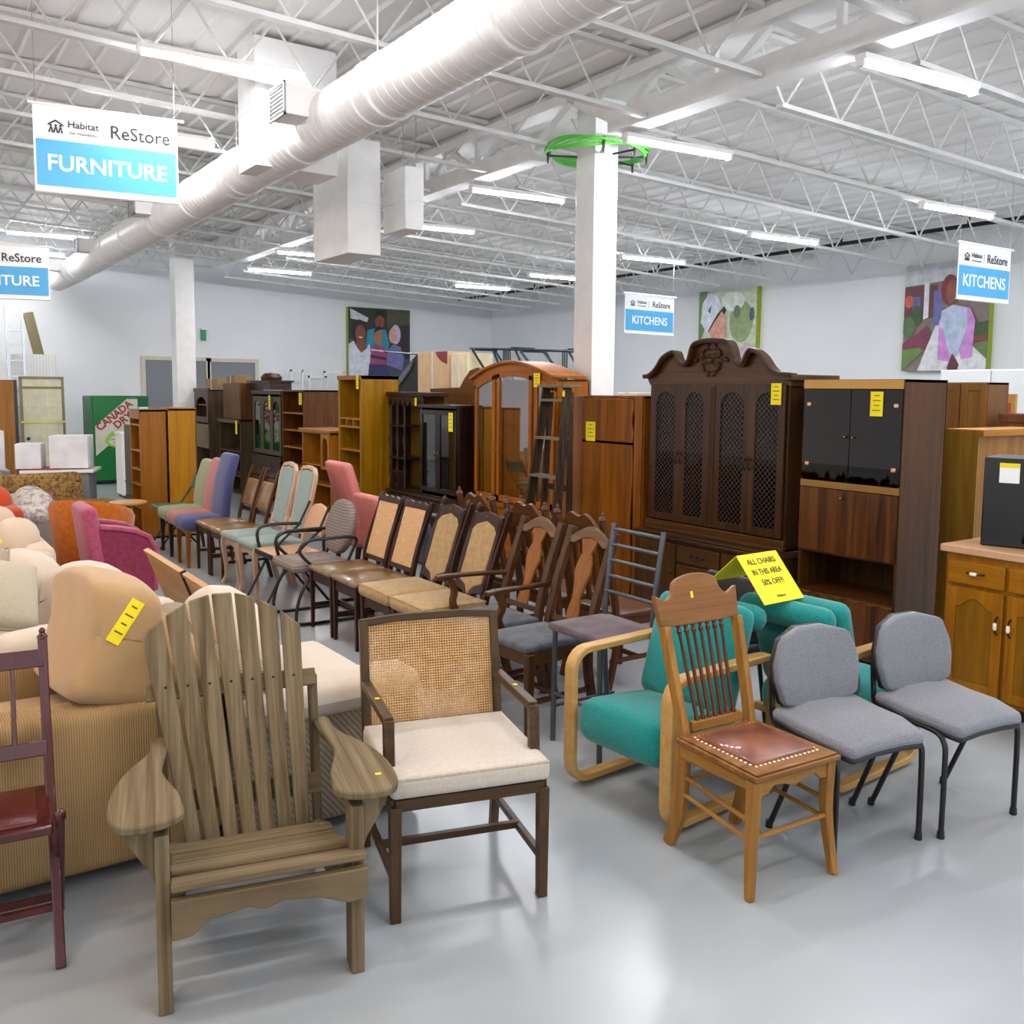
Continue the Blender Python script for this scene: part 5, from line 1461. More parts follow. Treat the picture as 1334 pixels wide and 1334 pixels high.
pl = smooth_pts([(x, 0, z) for x, z in ped], 3)
m = MB(); m.prism([(p[0], p[2]) for p in pl] + [(.70, 1.83), (-.70, 1.83)], 'xz', -.01, .03); m.build('pediment', CHM('x'), t)
m = MB(); m.path([(p[0], -.02, p[2]) for p in pl], .03, .075, up=(0, 1, 0)); m.path([(p[0] * .99, -.045, p[2] + .008) for p in pl], .02, .05, up=(0, 1, 0)); m.build('pediment_moulding', CH('x'), t, bevel=.003)
m = MB(); m.box(w_ / 2 - .03, -.05, 1.86, w_ / 2 + .06, .46, 1.90); m.box(w_ / 2 - .0, -.02, 1.82, w_ / 2 + .025, .42, 1.86); m.box(-w_ / 2, .03, 1.86, w_ / 2, .45, 1.89); m.build('cornice', CHM('y'), t, bevel=.004)
# carved cartouche
m = MB(Matrix.Translation((-.03, 0, 2.01)))
def curl(cx, cz, r, a0, turns, w0):
    n_ = 14; P = []; rr = []
    for i in range(n_ + 1):
        u = i / n_; a = a0 + turns * 2 * PI * u; q = r * (1 - .75 * u)
        P.append((cx + q * math.cos(a), -.022 - .01 * u, cz + q * math.sin(a))); rr.append(w0 * (1 - .5 * u))
    m.tube(P, rr, 6)
for s in (-1, 1):
    curl(s * .055, .045, .042, PI / 2, -s * .9, .010); curl(s * .055, -.035, .04, -PI / 2, s * .9, .010)
    curl(s * .115, .0, .032, 0 if s > 0 else PI, s * .8, .009); curl(s * .025, .095, .026, PI / 2, -s * .8, .008); curl(s * .022, -.09, .024, -PI / 2, s * .8, .008)
m.lathe([(.003, -.045), (.016, -.04), (.024, -.02), (.02, -.01)], (0, 0, 0), 10, 'y')
m.lathe([(.003, -.03), (.012, -.024), (.014, -.01)], (.16, 0, 0), 8, 'y'); m.lathe([(.003, -.03), (.012, -.024), (.014, -.01)], (-.16, 0, 0), 8, 'y')
m.build('carved_ornament', CHM('y'), t)
for k, (a, b) in enumerate(((-.68, -.24), (-.22, .22), (.24, .68))):
    if k == 1:
        for z0, z1 in ((.10, .26), (.28, .44), (.46, .59)):
            dd = MB().box(a, -.14, z0, b, -.118, z1).build('drawer', CHM('x'), t, bevel=.006)
            m = MB(); m.tube(smooth_pts([(-.06, -.14, (z0 + z1) / 2 + .01), (-.03, -.16, (z0 + z1) / 2 - .012), (.03, -.16, (z0 + z1) / 2 - .012), (.06, -.14, (z0 + z1) / 2 + .01)], 3), .006, 6)
            for s in (-.06, 0, .06): m.lathe([(.004, -.15), (.016, -.145), (.018, -.14)], (s, 0, (z0 + z1) / 2), 8, 'y')
            m.build('drawer_pull', DARKBR, dd)
    else:
        dd = framed(t, a, b, .10, .59, CHM('z'), -.118, .05, .022, panel=CHM('z'), arch=-.06, name='lower_door'); knob(dd, b - .03 if k == 0 else a + .03, -.14, .36, .01, DARKBR)
note(t, Matrix.Translation((.605, -.03, 1.765)), .09, .15)

# --- wardrobe
WR = lambda a: wood('honey_walnut', '#74421a', '#a8682c', a, .35, 5, .4, contrast=.02); WRL = lambda a: wood('reddish_birch', '#8a5336', '#a8704c', a, .4, 5)
t = thing('wardrobe', 'tall brown wardrobe with scalloped door edges in front of the near column', 'wardrobe', (5.18, 6.195, 0), FW)
carc(t, 1.08, .34, 1.735, WR('z'), .0)
MB().box(-.53, -.02, .03, -.25, .0, 1.73).build('side_stile', WRL('z'), t, bevel=.004)
for z0, z1 in ((.06, 1.325), (1.345, 1.71)):
    n_ = 12; ed = [(.42 + .012 * math.sin(i / n_ * PI * 3), z0 + (z1 - z0) * i / n_) for i in range(n_ + 1)]
    m = MB(); m.prism([(-.24, z1), (-.24, z0)] + ed, 'xz', -.024, -.0); m.build('door', WR('z'), t, bevel=.004)
MB().box(.44, -.015, .03, .53, 0, 1.73).build('side_stile', WR('z'), t)
note(t, Matrix.Translation((-.12, -.026, 1.42)), .13, .17)
carton(5.38, 5.95, 1.735, .3, .22, .03, .1, plain('white_paper_stack', '#e4dfd6', .6), 'flat pale tray lying on top of the brown wardrobe', name='flat_tray')

# --- arched curio cabinet
CO = lambda a: wood('cherry_orange', '#96561f', '#c47a3c', a, .32, 6, .4)
t = thing('curio_cabinet', 'orange cherry curio cabinet with arched top and glass doors', 'cabinet', (5.15, 7.5, 0), FW)
w_ = 1.42
m = MB(); m.box(-.71, 0, .05, -.69, .36, 1.86); m.box(.69, 0, .05, .71, .36, 1.86); m.box(-.71, .35, .05, .71, .36, 1.88); m.build('carcass', CO('z'), t)
for z in (.62, 1.02, 1.42): MB().box(-.69, .03, z, .69, .35, z + .008).build('glass_shelf', glass(), t)
MB().box(-.71, 0, .05, .71, .36, .62).build('base_body', CO('x'), t); MB().box(-.74, -.03, .60, .74, .36, .64).build('base_moulding', CO('x'), t, bevel=.005); MB().box(-.7, .02, 0, .7, .34, .05).build('plinth', CO('x'), t)
ar = [(-.76, 1.885), (-.70, 1.905), (-.60, 1.945), (-.455, 1.99), (-.174, 2.04), (.094, 2.042), (.351, 2.0), (.58, 1.94), (.68, 1.905), (.76, 1.90)]
ap = smooth_pts([(x, 0, z) for x, z in ar], 3)
def zar(x): 
    for i in range(len(ap) - 1):
        if ap[i][0] <= x <= ap[i + 1][0]: return ap[i][2] + (ap[i + 1][2] - ap[i][2]) * (x - ap[i][0]) / (ap[i + 1][0] - ap[i][0] + 1e-9)
    return 1.9
up_ = [(x, zar(x)) for x in [-.71 + 1.42 * i / 20 for i in range(21)]]
m = MB(); m.prism([(x, z - .10) for x, z in up_[::-1]] + up_, 'xz', -.02, .0); m.build('arched_frieze', CO('x'), t)
m = MB(); m.path([(p[0], .12, p[2]) for p in ap], .03, .36, up=(0, 1, 0)); m.build('arched_cornice', CO('x'), t, bevel=.006)
for k, (a, b) in enumerate(((-.69, -.31), (-.27, .33), (.37, .69))):
    st = .05; m = MB(); m.box(a, -.03, .66, a + st, -.005, zar(a) - .09); m.box(b - st, -.03, .66, b, -.005, zar(b) - .09); m.box(a, -.03, .66, b, -.005, .72)
    xs_ = [a + (b - a) * i / 8 for i in range(9)]
    m.prism([(x, zar(x) - .14) for x in xs_[::-1]] + [(x, zar(x) - .09) for x in xs_], 'xz', -.03, -.005)
    dd = m.build('door', CO('z'), t, bevel=.003)
    m = MB(); m.prism([(b - st, .72), (a + st, .72)] + [(x, zar(x) - .14) for x in [a + st + (b - a - 2 * st) * i / 6 for i in range(7)]], 'xz', -.02, -.016); m.build('glass_pane', glass(), dd)
    knob(dd, (b - .03) if k == 0 else (a + .03), -.03, 1.18, .01)
note(t, Matrix.Translation((.43, -.04, 1.87)), .10, .13)

# --- stepladder
OLDW = lambda a: wood('old_painted_wood', '#2d2320', '#5b4a40', a, .7, 9, .2, contrast=.03)
t = thing('step_ladder', 'old dark wooden stepladder standing before the curio cabinet', 'ladder', (4.66, 6.45, 0), FW)
for s in (-1, 1):
    m = MB(); m.bar((s * .24, -.02, 0), (s * .15, .22, 1.80), .03, .09, .025, .08, up=(0, 1, 0)); m.build('front_rail', OLDW('z'), t)
    m = MB(); m.bar((s * .22, .20, 0), (s * .14, .26, 1.76), .025, .05, up=(0, 1, 0)); m.build('rear_rail', OLDW('z'), t)
for i in range(5):
    z = .36 + .33 * i; f = z / 1.8; hw = .24 - .09 * f; y = -.02 + .24 * f
    m = MB(); m.box(-hw, y - .05, z, hw, y + .06, z + .022); m.build('tread', wood('worn_tread', '#6e6258', '#94877a', 'x', .7), t)
m = MB(); m.box(-.19, .14, 1.80, .19, .34, 1.825); m.build('top_step', wood('worn_tread', '#6e6258', '#94877a', 'x', .7), t, bevel=.003)
MB().box(-.18, .235, .9, .18, .25, .95).build('rear_bar', OLDW('x'), t)
note(t, Matrix.Translation((.18, .155, 1.75)), .03, .05, lines=1)

# --- base cabinet carrying the hutches
BD = lambda a: wood('dark_brown_buffet', '#2a1a12', '#4d3323', a, .35, 7)
t = thing('low_buffet', 'long low dark buffet carrying the small black cabinet and the gothic hutch', 'sideboard', (5.0, 9.13, 0), FW)
MB().box(-0.81, 0, .05, 0.81, .44, .56).build('body', BD('x'), t, bevel=.004); MB().box(-0.83, -.03, .56, 0.83, .46, .59).build('top', BD('x'), t, bevel=.006)
for k in range(4):
    a = -.80 + k * .40; dd = framed(t, a, a + .39, .08, .54, BD('z'), -.002, .05, .018, panel=BD('z')); knob(dd, a + (.35 if k % 2 == 0 else .05), -.02, .34, .01)
MB().box(-.78, .03, 0, .78, .4, .05).build('plinth', BD('x'), t)
BLKW = lambda a: wood('ebony_stain', '#150c0b', '#2b1916', a, .25, 7, .5, coat=.3)
t = thing('glass_front_cabinet', 'small near black cabinet with two glass doors standing on the low buffet', 'cabinet', (5.0, 8.72, .59), FW)
carc(t, .80, .30, 1.0, BLKW('z'), 0); MB().box(-.42, -.03, .985, .42, .31, 1.02).build('cornice', BLKW('x'), t, bevel=.004)
for z in (.33, .62): shelf(t, .80, .3, z, BLKW('x'))
for s in (-1, 1): dd = framed(t, *( (-.39, -.002) if s < 0 else (.002, .39)), .06, .96, BLKW('z'), -.002, .05, .02, glass('tinted_glass', '#b9b6b4', .06)); knob(dd, s * .03, -.022, .5, .008, CHROME)
note(t, Matrix.Translation((.30, -.03, .84)), .09, .20)
GO = lambda a: wood('gothic_hutch_wood', '#241611', '#46302a', a, .4, 7)
t = thing('gothic_hutch', 'dark hutch with pointed arches and open turned shelves on the low buffet', 'hutch', (5.05, 9.585, .59), FW)
w_ = 0.84
MB().box(-.42, .02, 0, -.40, .28, 1.10).build('side_panel', GO('z'), t)
MB().box(-.42, .28, 0, .42, .3, 1.10).build('back_panel', wood('oak_back', '#6b5020', '#87682f', 'z'), t)
MB().box(-.45, -.03, 1.10, .45, .32, 1.15).build('cornice', GO('x'), t, bevel=.008)
ft = [(.42, 1.10), (-.42, 1.10)]; n_ = 7
lo = []
for i in range(n_):
    a = -.42 + 0.84 * i / n_; b = a + 0.84 / n_; c = (a + b) / 2
    lo += [(a, .99), (a + .02, .99), (c, 1.07), (b - .02, .99)]
lo += [(.42, .99)]
m = MB(); m.prism(ft + lo, 'xz', -.01, .01); m.build('arched_frieze', GO('x'), t)
for x in (-.40, -.24, -.06, .40):
    m = MB(); m.lathe([(.02, 0), (.03, .04), (.015, .1), (.03, .22), (.012, .33), (.022, .36), (.022, .40), (.012, .44), (.032, .58), (.012, .70), (.024, .74), (.024, .78), (.014, .82), (.02, 1.0)], (x, .02, 0), 10); m.build('turned_post', GO('z'), t)
for z in (.36, .74): MB().box(-.42, .0, z, -.06, .28, z + .02).build('shelf', GO('x'), t)
MB().box(-.42, 0, 0, .42, .28, .02).build('shelf', GO('x'), t)
m = MB()
for i in range(6): m.box(-.40 + .055 * i, 0, .03, -.385 + .055 * i, .02, .2)
m.box(-.42, 0, .2, -.06, .02, .22); m.build('gallery_rail', GO('z'), t)
note(t, Matrix.Translation((.28, -.02, 1.04)), .05, .09, lines=2)
# rounded headboard behind
m = MB(); m.prism([(-1.0, 0), (1.0, 0), (1.0, 1.75), (.55, 1.77), (.40, 1.84), (.28, 1.97), (.12, 2.03), (-.05, 2.0), (-.18, 1.9), (-.28, 1.80), (-1.0, 1.78)], 'xz', 0, .04)
tag(m.build('headboard', wood('brown_headboard', '#6b4423', '#8a5c34', 'x'), loc=(5.72, 9.2, 0), rot=(0, 0, FW)), 'brown headboard with rounded hump standing behind the hutch', 'headboard')
# --- oak tower
OK_ = lambda a: wood('yellow_oak', '#8f6418', '#bd8c34', a, .35, 6)
OKF = lambda a: wood('warm_oak', '#a0682c', '#c98c48', a, .35, 6)
t = thing('oak_tower', 'tall yellow oak open tower with divided shelf right of the pale teal chairs', 'shelf unit', (4.7, 10.375, 0), FW)
carc(t, .66, .50, 1.93, OK_('z'), 0, .045)
MB().box(-.33, -.015, 1.88, .33, 0, 1.93).build('top_rail', OKF('x'), t)
for z in (.62, 1.02, 1.30, 1.40): MB().box(-.29, 0, z, .29, .49, z + .025).build('shelf', OKF('x'), t)
for x in (-.1, .1): MB().box(x - .01, 0, 1.325, x + .01, .4, 1.40).build('divider', OKF('z'), t)
MB().box(-.29, .01, .1, .29, .03, .60).build('lower_door', OK_('z'), t)
note(t, Matrix.Translation((.27, -.018, 1.85)), .07, .16)
# --- far cabinets
def open_case(x, yc, w_, d, h, mat, label, shelves, name='bookcase', front=None, z0=0):
    t = thing(name, label, 'bookcase', (x, yc, z0), FW); carc(t, w_, d, h, mat('z'), 0, .025)
    for z in shelves: MB().box(-w_ / 2 + .025, .004, z, w_ / 2 - .025, d - .012, z + .02).build('shelf', (front or mat)('x'), t)
    return t
def frz(t, w_, h, mat, dz=.06): MB().box(-w_ / 2 - .02, -.03, h - dz, w_ / 2 + .02, .0, h + .005).build('cornice', mat('x'), t, bevel=.004)
DK = lambda a: wood('far_dark_walnut', '#33201a', '#553a2e', a, .35, 6); DKG = lambda a: wood('far_grey_walnut', '#4a3a32', '#6a584c', a, .4, 6)
t = open_case(4.95, 12.9, .84, .62, 1.745, lambda a: wood('far_walnut_veneer', '#4a2b14', '#774a24', a), 'dark open bookcase with a wide yellow tag beside the glazed china hutch', (.62, .9, 1.15, 1.4), front=OKF); note(t, Matrix.Translation((.33, -.01, 1.62)), .11, .17)
t = thing('glazed_hutch', 'dark hutch with three narrow arched glass doors in the far row', 'hutch', (5.0, 14.1, 0), FW)
carc(t, 1.3, .4, 1.73, DK('z'), .0); frz(t, 1.3, 1.73, DK)
for k in range(3): framed(t, -.62 + .42 * k, -.2 + .42 * k, .74, 1.64, DKG('z'), -.002, .07, .02, glass('pale_glass', '#d5d9dc', .08), arch=.12)
for k in range(3): dd = framed(t, -.62 + .42 * k, -.2 + .42 * k, .1, .66, DK('z'), -.03, .06, .02, panel=DK('z'), name='lower_door')
MB().box(-.66, -.04, .66, .66, 0, .72).build('waist_moulding', DK('x'), t); note(t, Matrix.Translation((.24, -.05, 1.55)), .07, .22)
t = open_case(4.85, 15.55, 1.15, .4, 1.24, DKG, 'low grey brown cabinet with a yellow tag beneath the plain walnut box', (.3, .7)); frz(t, 1.15, 1.24, DKG); note(t, Matrix.Translation((.5, -.04, 1.12)), .09, .22)
t = thing('walnut_box_cabinet', 'plain walnut cabinet set on top of the low grey brown one', 'cabinet', (4.9, 15.5, 1.245), FW); MB().box(-.5, 0, 0, .42, .38, .60).build('carcass', wood('plain_walnut', '#5b3a24', '#7d563a', 'z'), t, bevel=.004); MB().box(-.49, -.01, .01, .41, 0, .59).build('door', wood('plain_walnut', '#5b3a24', '#7d563a', 'z'), t)
t = thing('arched_hutch', 'grey brown hutch with an arched open bay at the far end of the row', 'hutch', (4.75, 16.75, 0), FW)
carc(t, .85, .4, 1.73, DKG('z'), 0); framed(t, -.42, .42, 1.15, 1.70, DKG('z'), -.002, .1, .02, arch=.16, name='arched_frame'); frz(t, .85, 1.75, DKG)
for z in (1.45,): shelf(t, .85, .4, z, OKF('x'))
dd = MB().box(-.4, -.02, .70, .4, 0, 1.12).build('door', wood('greyed_panel', '#6f6252', '#8a7c68', 'z'), t); MB().box(-.3, -.03, .78, .3, -.02, 1.05).build('raised_panel', wood('greyed_panel', '#6f6252', '#8a7c68', 'z'), dd, bevel=.006)
# pieces stacked on top of the far row
t = thing('stacked_hutch', 'dark cornice topped china section stacked above the glazed hutch', 'cabinet', (5.05, 14.55, 1.74), FW)
MB().box(-.5, 0, 0, .45, .35, .12).build('body', DK('x'), t); MB().box(-.56, -.04, .12, .5, .37, .15).build('cornice', DK('x'), t); m = MB(); m.lathe([(.16, .15), (.17, .2), (.12, .26), (.02, .28)], (.1, .15, 0), 14); m.build('dome', DK('x'), t)
carton(5.1, 16.7, 1.755, .4, .75, .17, 0, plain('tan_cardboard', '#b18d63', .8), 'tan cardboard box on top of the arched hutch', name='cardboard_box')
carton(5.1, 15.75, 1.845, .3, .42, .13, 0, plain('tan_cardboard2', '#a07b52', .8), 'brown cardboard box on top of the plain walnut box cabinet', name='cardboard_box')
t = open_case(4.75, 11.55, .98, .45, 1.20, OKF, 'low oak topped desk hutch left of the oak tower', (.5, .75)); MB().box(-.53, -.04, 1.2, .53, .47, 1.235).build('top', OKF('x'), t, bevel=.006)
m = MB(); framed(t, .2, .47, .72, 1.18, OKF('z'), -.002, .05, .02, arch=.1, name='arched_side_frame')
# two oak bookcases near the aisle
BO = lambda a: wood('bookcase_oak', '#85541f', '#a86f36', a, .35, 5)
BY = lambda a: wood('bookcase_yellow_oak', '#a06e1e', '#c88f3a', a, .35, 5)
t = open_case(2.46, 11.46, .50, .30, 1.51, BO, 'oak bookcase with open shelves at the head of the chair row', (.35, .62, .80, 1.02, 1.32), front=OKF); MB().box(-.25, -.005, 1.40, .25, .01, 1.51).build('top_rail', wood('light_rail', '#8f6448', '#ab7c5a', 'x'), t)
for x, y, lab in ((2.78, 11.46, 'yellow oak bookcase back to back with the open one'),):
    t = open_case(x, y, .50, .32, 1.52, BY, lab, (.35, .8, 1.2)); MB().box(-.2, .05, 1.52, .248, .32, 1.53).build('top', BY('x'), t)
t = MB().box(0, 0, 0, .03, .8, 1.25).build('dark_slat_panel', DKG('z'), loc=(2.80, 12.9, 0)); tag(t, 'dark slatted panel edge just left of the open oak bookcase', 'panel')
for z in (.25, .45): MB().box(-.03, 0, z, 0, .7, z + .02).build('slat', BLKP, t)

# --- kitchen base cabinet right
KO = lambda a: wood('kitchen_oak', '#8f5a18', '#b97f34', a, .35, 8, .4); KOD = lambda a: wood('kitchen_oak_panel', '#7a5218', '#9c7029', a, .35, 8, .4)
t = thing('kitchen_base_cabinet', 'oak kitchen base cabinet with arched doors and white ceramic handles', 'kitchen cabinet', (5.0, 2.19, 0), FW)
w_ = 1.40; x0 = -w_ / 2
carc(t, w_, .6, .885, KO('z'), .08); MB().box(x0 + .02, .06, 0, -x0 - .02, .58, .08).build('toe_kick', BLKP, t)
m = MB(); m.box(x0, -.004, .08, -x0, .0, .885); m.build('face_frame', KO('z'), t)
HB = plain('dark_bronze_pull', '#33261d', .35, metal=.6)
def pull(d, x, z, vert):
    m = MB(); A = (lambda u: (x, -.045 + abs(u) * 6 * .045 * 0, z + u)) if vert else (lambda u: (x + u, -.045, z))
    pts = [(-.05, -.024), (-.035, -.046), (-.018, -.05), (.018, -.05), (.035, -.046), (.05, -.024)]
    m.tube([((x, v, z + u) if vert else (x + u, v, z)) for u, v in pts], .005, 6); o = m.build('handle', HB, d)
    m = MB(); m.lathe([(.006, -.02), (.010, -.014), (.010, .014), (.006, .02)], (x, -.05, z), 12, 'z' if vert else 'x'); m.build('ceramic_grip', IVORY, o)
dw = .35
for k in range(4):
    a = x0 + .02 + k * (dw - .008); b = a + dw - .03
    dd = MB().box(a, -.026, .715, b, -.004, .845).build('drawer', KO('x'), t, bevel=.006); pull(dd, (a + b) / 2, .785, False)
    dd = framed(t, a, b, .11, .695, KO('z'), -.004, .055, .022, panel=KOD('z'), arch=-.05)
    pull(dd, (b - .025) if k % 2 == 0 else (a + .025), .52, True)
t2 = MB().box(-.73, -.035, 0, .73, .62, .042).build('countertop', plain('tan_laminate', '#c79c78', .35, noise=.05, nscale=30), loc=(5.0, 2.19, .886), rot=(0, 0, FW), bevel=.006); tag(t2, 'tan laminate countertop lying on the oak kitchen base cabinet', 'countertop')
t = thing('black_oven', 'black boxy appliance with a white and yellow label standing on the countertop', 'appliance', (5.2, 2.45, .929), FW + .3)
m = MB(); m.box(-.33, 0, 0, .33, .32, .50); m.build('housing', plain('black_enamel', '#0e0e10', .35, noise=.02), t, bevel=.008); MB().box(-.12, -.006, .03, .31, 0, .33).build('front_window', plain('black_gloss', '#050506', .08, noise=0), t)
MB().box(-.25, -.004, .36, -.15, 0, .47).build('energy_label', BW, t); MB().box(-.25, -.006, .445, -.15, -.003, .47).build('label_header', YEL, t)
# tall oak cabinets behind
t = thing('tall_oak_cabinet', 'tall oak cabinet with a ledge top behind the kitchen counter', 'cabinet', (5.98, 3.27, 0), 0)
MB().box(-.02, -.0, 0, .75, .2, 1.53).build('carcass', wood('tan_oak_panel', '#86592a', '#a87c45', 'z', .35, 5), t, bevel=.004); MB().box(-.03, -.03, 1.50, .8, .22, 1.545).build('ledge', OKF('x'), t, bevel=.004)
MB().box(-.035, -.0, 0, -.02, .34, 1.54).build('side_panel', wood('olive_oak_panel', '#8f6c34', '#b08a50', 'z', .35, 5), t)
def wallcab(x, y, w_, z0, z1, mat, label, n=2, d=.32):
    t = thing('wall_cabinet', label, 'kitchen cabinet', (x, y, z0), FW); carc(t, w_, d, z1 - z0, mat('z'), 0)
    cw = w_ / n
    for k in range(n): dd = framed(t, -w_ / 2 + cw * k + .005, -w_ / 2 + cw * (k + 1) - .005, .01, z1 - z0 - .01, mat('z'), -.002, .06, .02, panel=mat('z'))
    return t
BK = lambda a: wood('mid_brown_cabinet', '#5f3f20', '#82592f', a, .4, 5); BK2 = lambda a: wood('red_brown_cabinet', '#54301f', '#77492f', a, .4, 5)
MB2 = MB().box(-.5, 0, 0, 1.4, .5, .9).build('display_plinth', WALL, loc=(7.6, 4.05, 0), rot=(0, 0, FW)); tag(MB2, 'white plinth carrying the brown wall cabinets', 'plinth')
wallcab(7.6, 4.35, .46, .9, 1.875, BK, 'mid brown double door wall cabinet right of the rosewood wall unit')
wallcab(7.6, 3.72, .62, .9, 1.62, BK2, 'red brown double door wall cabinet at the far right behind the oak cabinet')
t = thing('white_cabinet_run', 'tall white cabinets below the porch poster at the right', 'cabinet', (10.2, 4.9, 0), FW)
MB().box(-1.2, 0, 0, 1.8, .6, 2.05).build('carcass', plain('pale_grey_white_laminate', '#cfd1d3', .5, noise=0), t, bevel=.006)
for k in range(5): dd = MB().box(-1.19 + .6 * k, -.02, .1, -.61 + .6 * k, 0, 2.04).build('door', plain('pale_grey_white_laminate', '#cfd1d3', .5, noise=0), t, bevel=.004); knob(dd, -.66 + .6 * k, -.02, 1.6, .014, GRYP)
t = MB().box(0, 0, 0, .03, .25, 1.78).build('pale_board', LW('z'), loc=(8.3, 4.25, 0)); tag(t, 'pale wooden board beside the brown wall cabinets', 'board'); MB().box(-.004, .04, 1.6, 0, .08, 1.7).build('red_mark', plain('red_paint_mark', '#b0503a', .6), t)

# stack on top of the middle cabinets: cartons, garden furniture frames
SHELF_Z = 1.72
t = thing('storage_rack', 'steel rack behind the middle cabinets carrying cartons and garden frames', 'rack', (7.2, 11.9, 0), FW)
for z in (.5, 1.1, SHELF_Z): MB().box(-2.9, 0, z - .03, 2.9, .8, z).build('rack_shelf', GRYP, t)
for x in (-2.88, 0, 2.88):
    for y in (.02, .78): MB().box(x - .02, y - .02, 0, x + .02, y + .02, SHELF_Z - .031).build('rack_post', GRYP, t)
c = carton(7.5, 12.86, SHELF_Z, .5, .96, .64, 0, plain('beige_cardboard', '#cfab82', .8), 'large beige carton with a dark red patch on the steel rack', name='cardboard_box'); MB().prism([(-.10, .639), (-.47, .639), (-.47, .44), (-.3, .48), (-.16, .56)], 'yz', -.252, -.25).build('red_patch', plain('maroon_print', '#8c2c2c', .7), c)
carton(7.5, 12.08, SHELF_Z, .45, .5, .60, 0, plain('cream_cardboard', '#dccba6', .8), 'cream carton beside the beige one on the steel rack', name='cardboard_box')
GTM = plain('dark_teal_metal', '#1f3238', .4, metal=.4)
def gframe(y0, y1, z, label, slats):
    t = thing('garden_chair_frame', label, 'garden chair', (7.3, y0, SHELF_Z))
    L_ = y1 - y0; Z = z - SHELF_Z
    for x in (0, .4):
        m = MB(); m.tube([(x, 0, Z - .03), (x, L_ * .5, Z), (x, L_, Z + .03)], .018, 6); m.build('frame_rail', GTM, t)
        m = MB(); m.tube([(x, L_ * .95, Z), (x, L_ * .35, .014)], .018, 6); m.build('leg', GTM, t)
        m = MB(); m.tube([(x, L_ * .5, Z), (x, L_ * .1, .014)], .018, 6); m.build('leg', GTM, t)
    for q in range(slats):
        m = MB(); m.tube([(0, L_ * (.12 + .035 * q), Z), (.0, L_ * (.12 + .035 * q), .012)], .01, 5); m.build('back_slat', GTM, t)
    for q in (.1, .5, .9): m = MB(); m.tube([(0, L_ * q, Z), (.4, L_ * q, Z)], .012, 5); m.build('cross_tube', GTM, t)
gframe(9.3, 10.55, 2.30, 'upturned dark garden chair frame on the rack, nearest the column', 3)
gframe(10.6, 11.8, 2.36, 'upturned dark garden chair frame beside the cream carton', 5)
t = thing('striped_deck_chair', 'upturned black deck chair with striped slats before the family poster', 'garden chair', (7.3, 13.45, SHELF_Z))
m = MB(); m.tube([(0, 1.2, .70), (0, .6, .66), (0, -.05, .62)], .016, 6); m.build('frame_rail', BLKM, t)
m = MB(); m.prism([(0, 0), (.85, 0), (.7, .25), (.35, .5), (.1, .62), (0, .62)], 'yz', .05, .09); m.build('black_sling', BLKP, t)
for k in range(8):
    m = MB(); m.bar((.03, .82 - .07 * k, .04 + .045 * k), (.03, .70 - .07 * k, .24 + .04 * k), .012, .035, up=(1, 0, 0)); m.build('pale_slat', GRYP, t)
# white window frames stacked before the back wall
t = thing('window_sash', 'white framed window sashes standing on far shelving by the back wall', 'window frame', (7.6, 20.1, 0), 0)
MB().box(-.05, -.3, 0, 1.3, .2, 1.5).build('stand', WALL, t)
for x, w_, h_ in ((0, .3, .68), (.42, .45, .55), (.8, .5, .66)):
    m = MB(); m.box(x, -.2, 1.5, x + .04, -.16, 1.5 + h_); m.box(x + w_ - .04, -.2, 1.5, x + w_, -.16, 1.5 + h_); m.box(x, -.2, 1.5, x + w_, -.16, 1.54); m.box(x, -.2, 1.46 + h_, x + w_, -.16, 1.5 + h_); fr_ = m.build('sash_frame', WHITE, t); MB().box(x + .04, -.185, 1.54, x + w_ - .04, -.18, 1.46 + h_).build('glass_pane', glass(), fr_)

# ================================================================ POSTERS
def poster(name_label, loc, rz, W, Hh, layers, depth=.12, edge='#a9c23a', bg='#777777'):
    t = thing('canvas_poster', name_label, 'poster', loc, rz)
    MB().box(0, 0, 0, W, depth, Hh).build('lime_frame', plain('lime_edge', '#a8b81e', .5), t)
    m = MB(); mats = []; y = -.001
    for col, poly in [(bg, [(0, 0), (1, 0), (1, 1), (0, 1)])] + layers:
        m.cur = len(mats); mats.append(plain('print' + col, col, .5, noise=.12, nscale=9))
        if isinstance(poly, tuple):
            cx, cz, rx, rz_ = poly; poly = [(cx + rx * math.cos(a), cz + rz_ * math.sin(a)) for a in [2 * PI * i / 20 for i in range(20)]]
        P = [(max(0, min(1, u)) * W, max(0, min(1, v)) * Hh) for u, v in poly]
        m.prism(P, 'xz', y - .0012, y); y -= .0014
    m.build('printed_picture', mats, t)
    return t
SK1, SK2, SK3 = '#8a5238', '#b87a58', '#d9a08c'
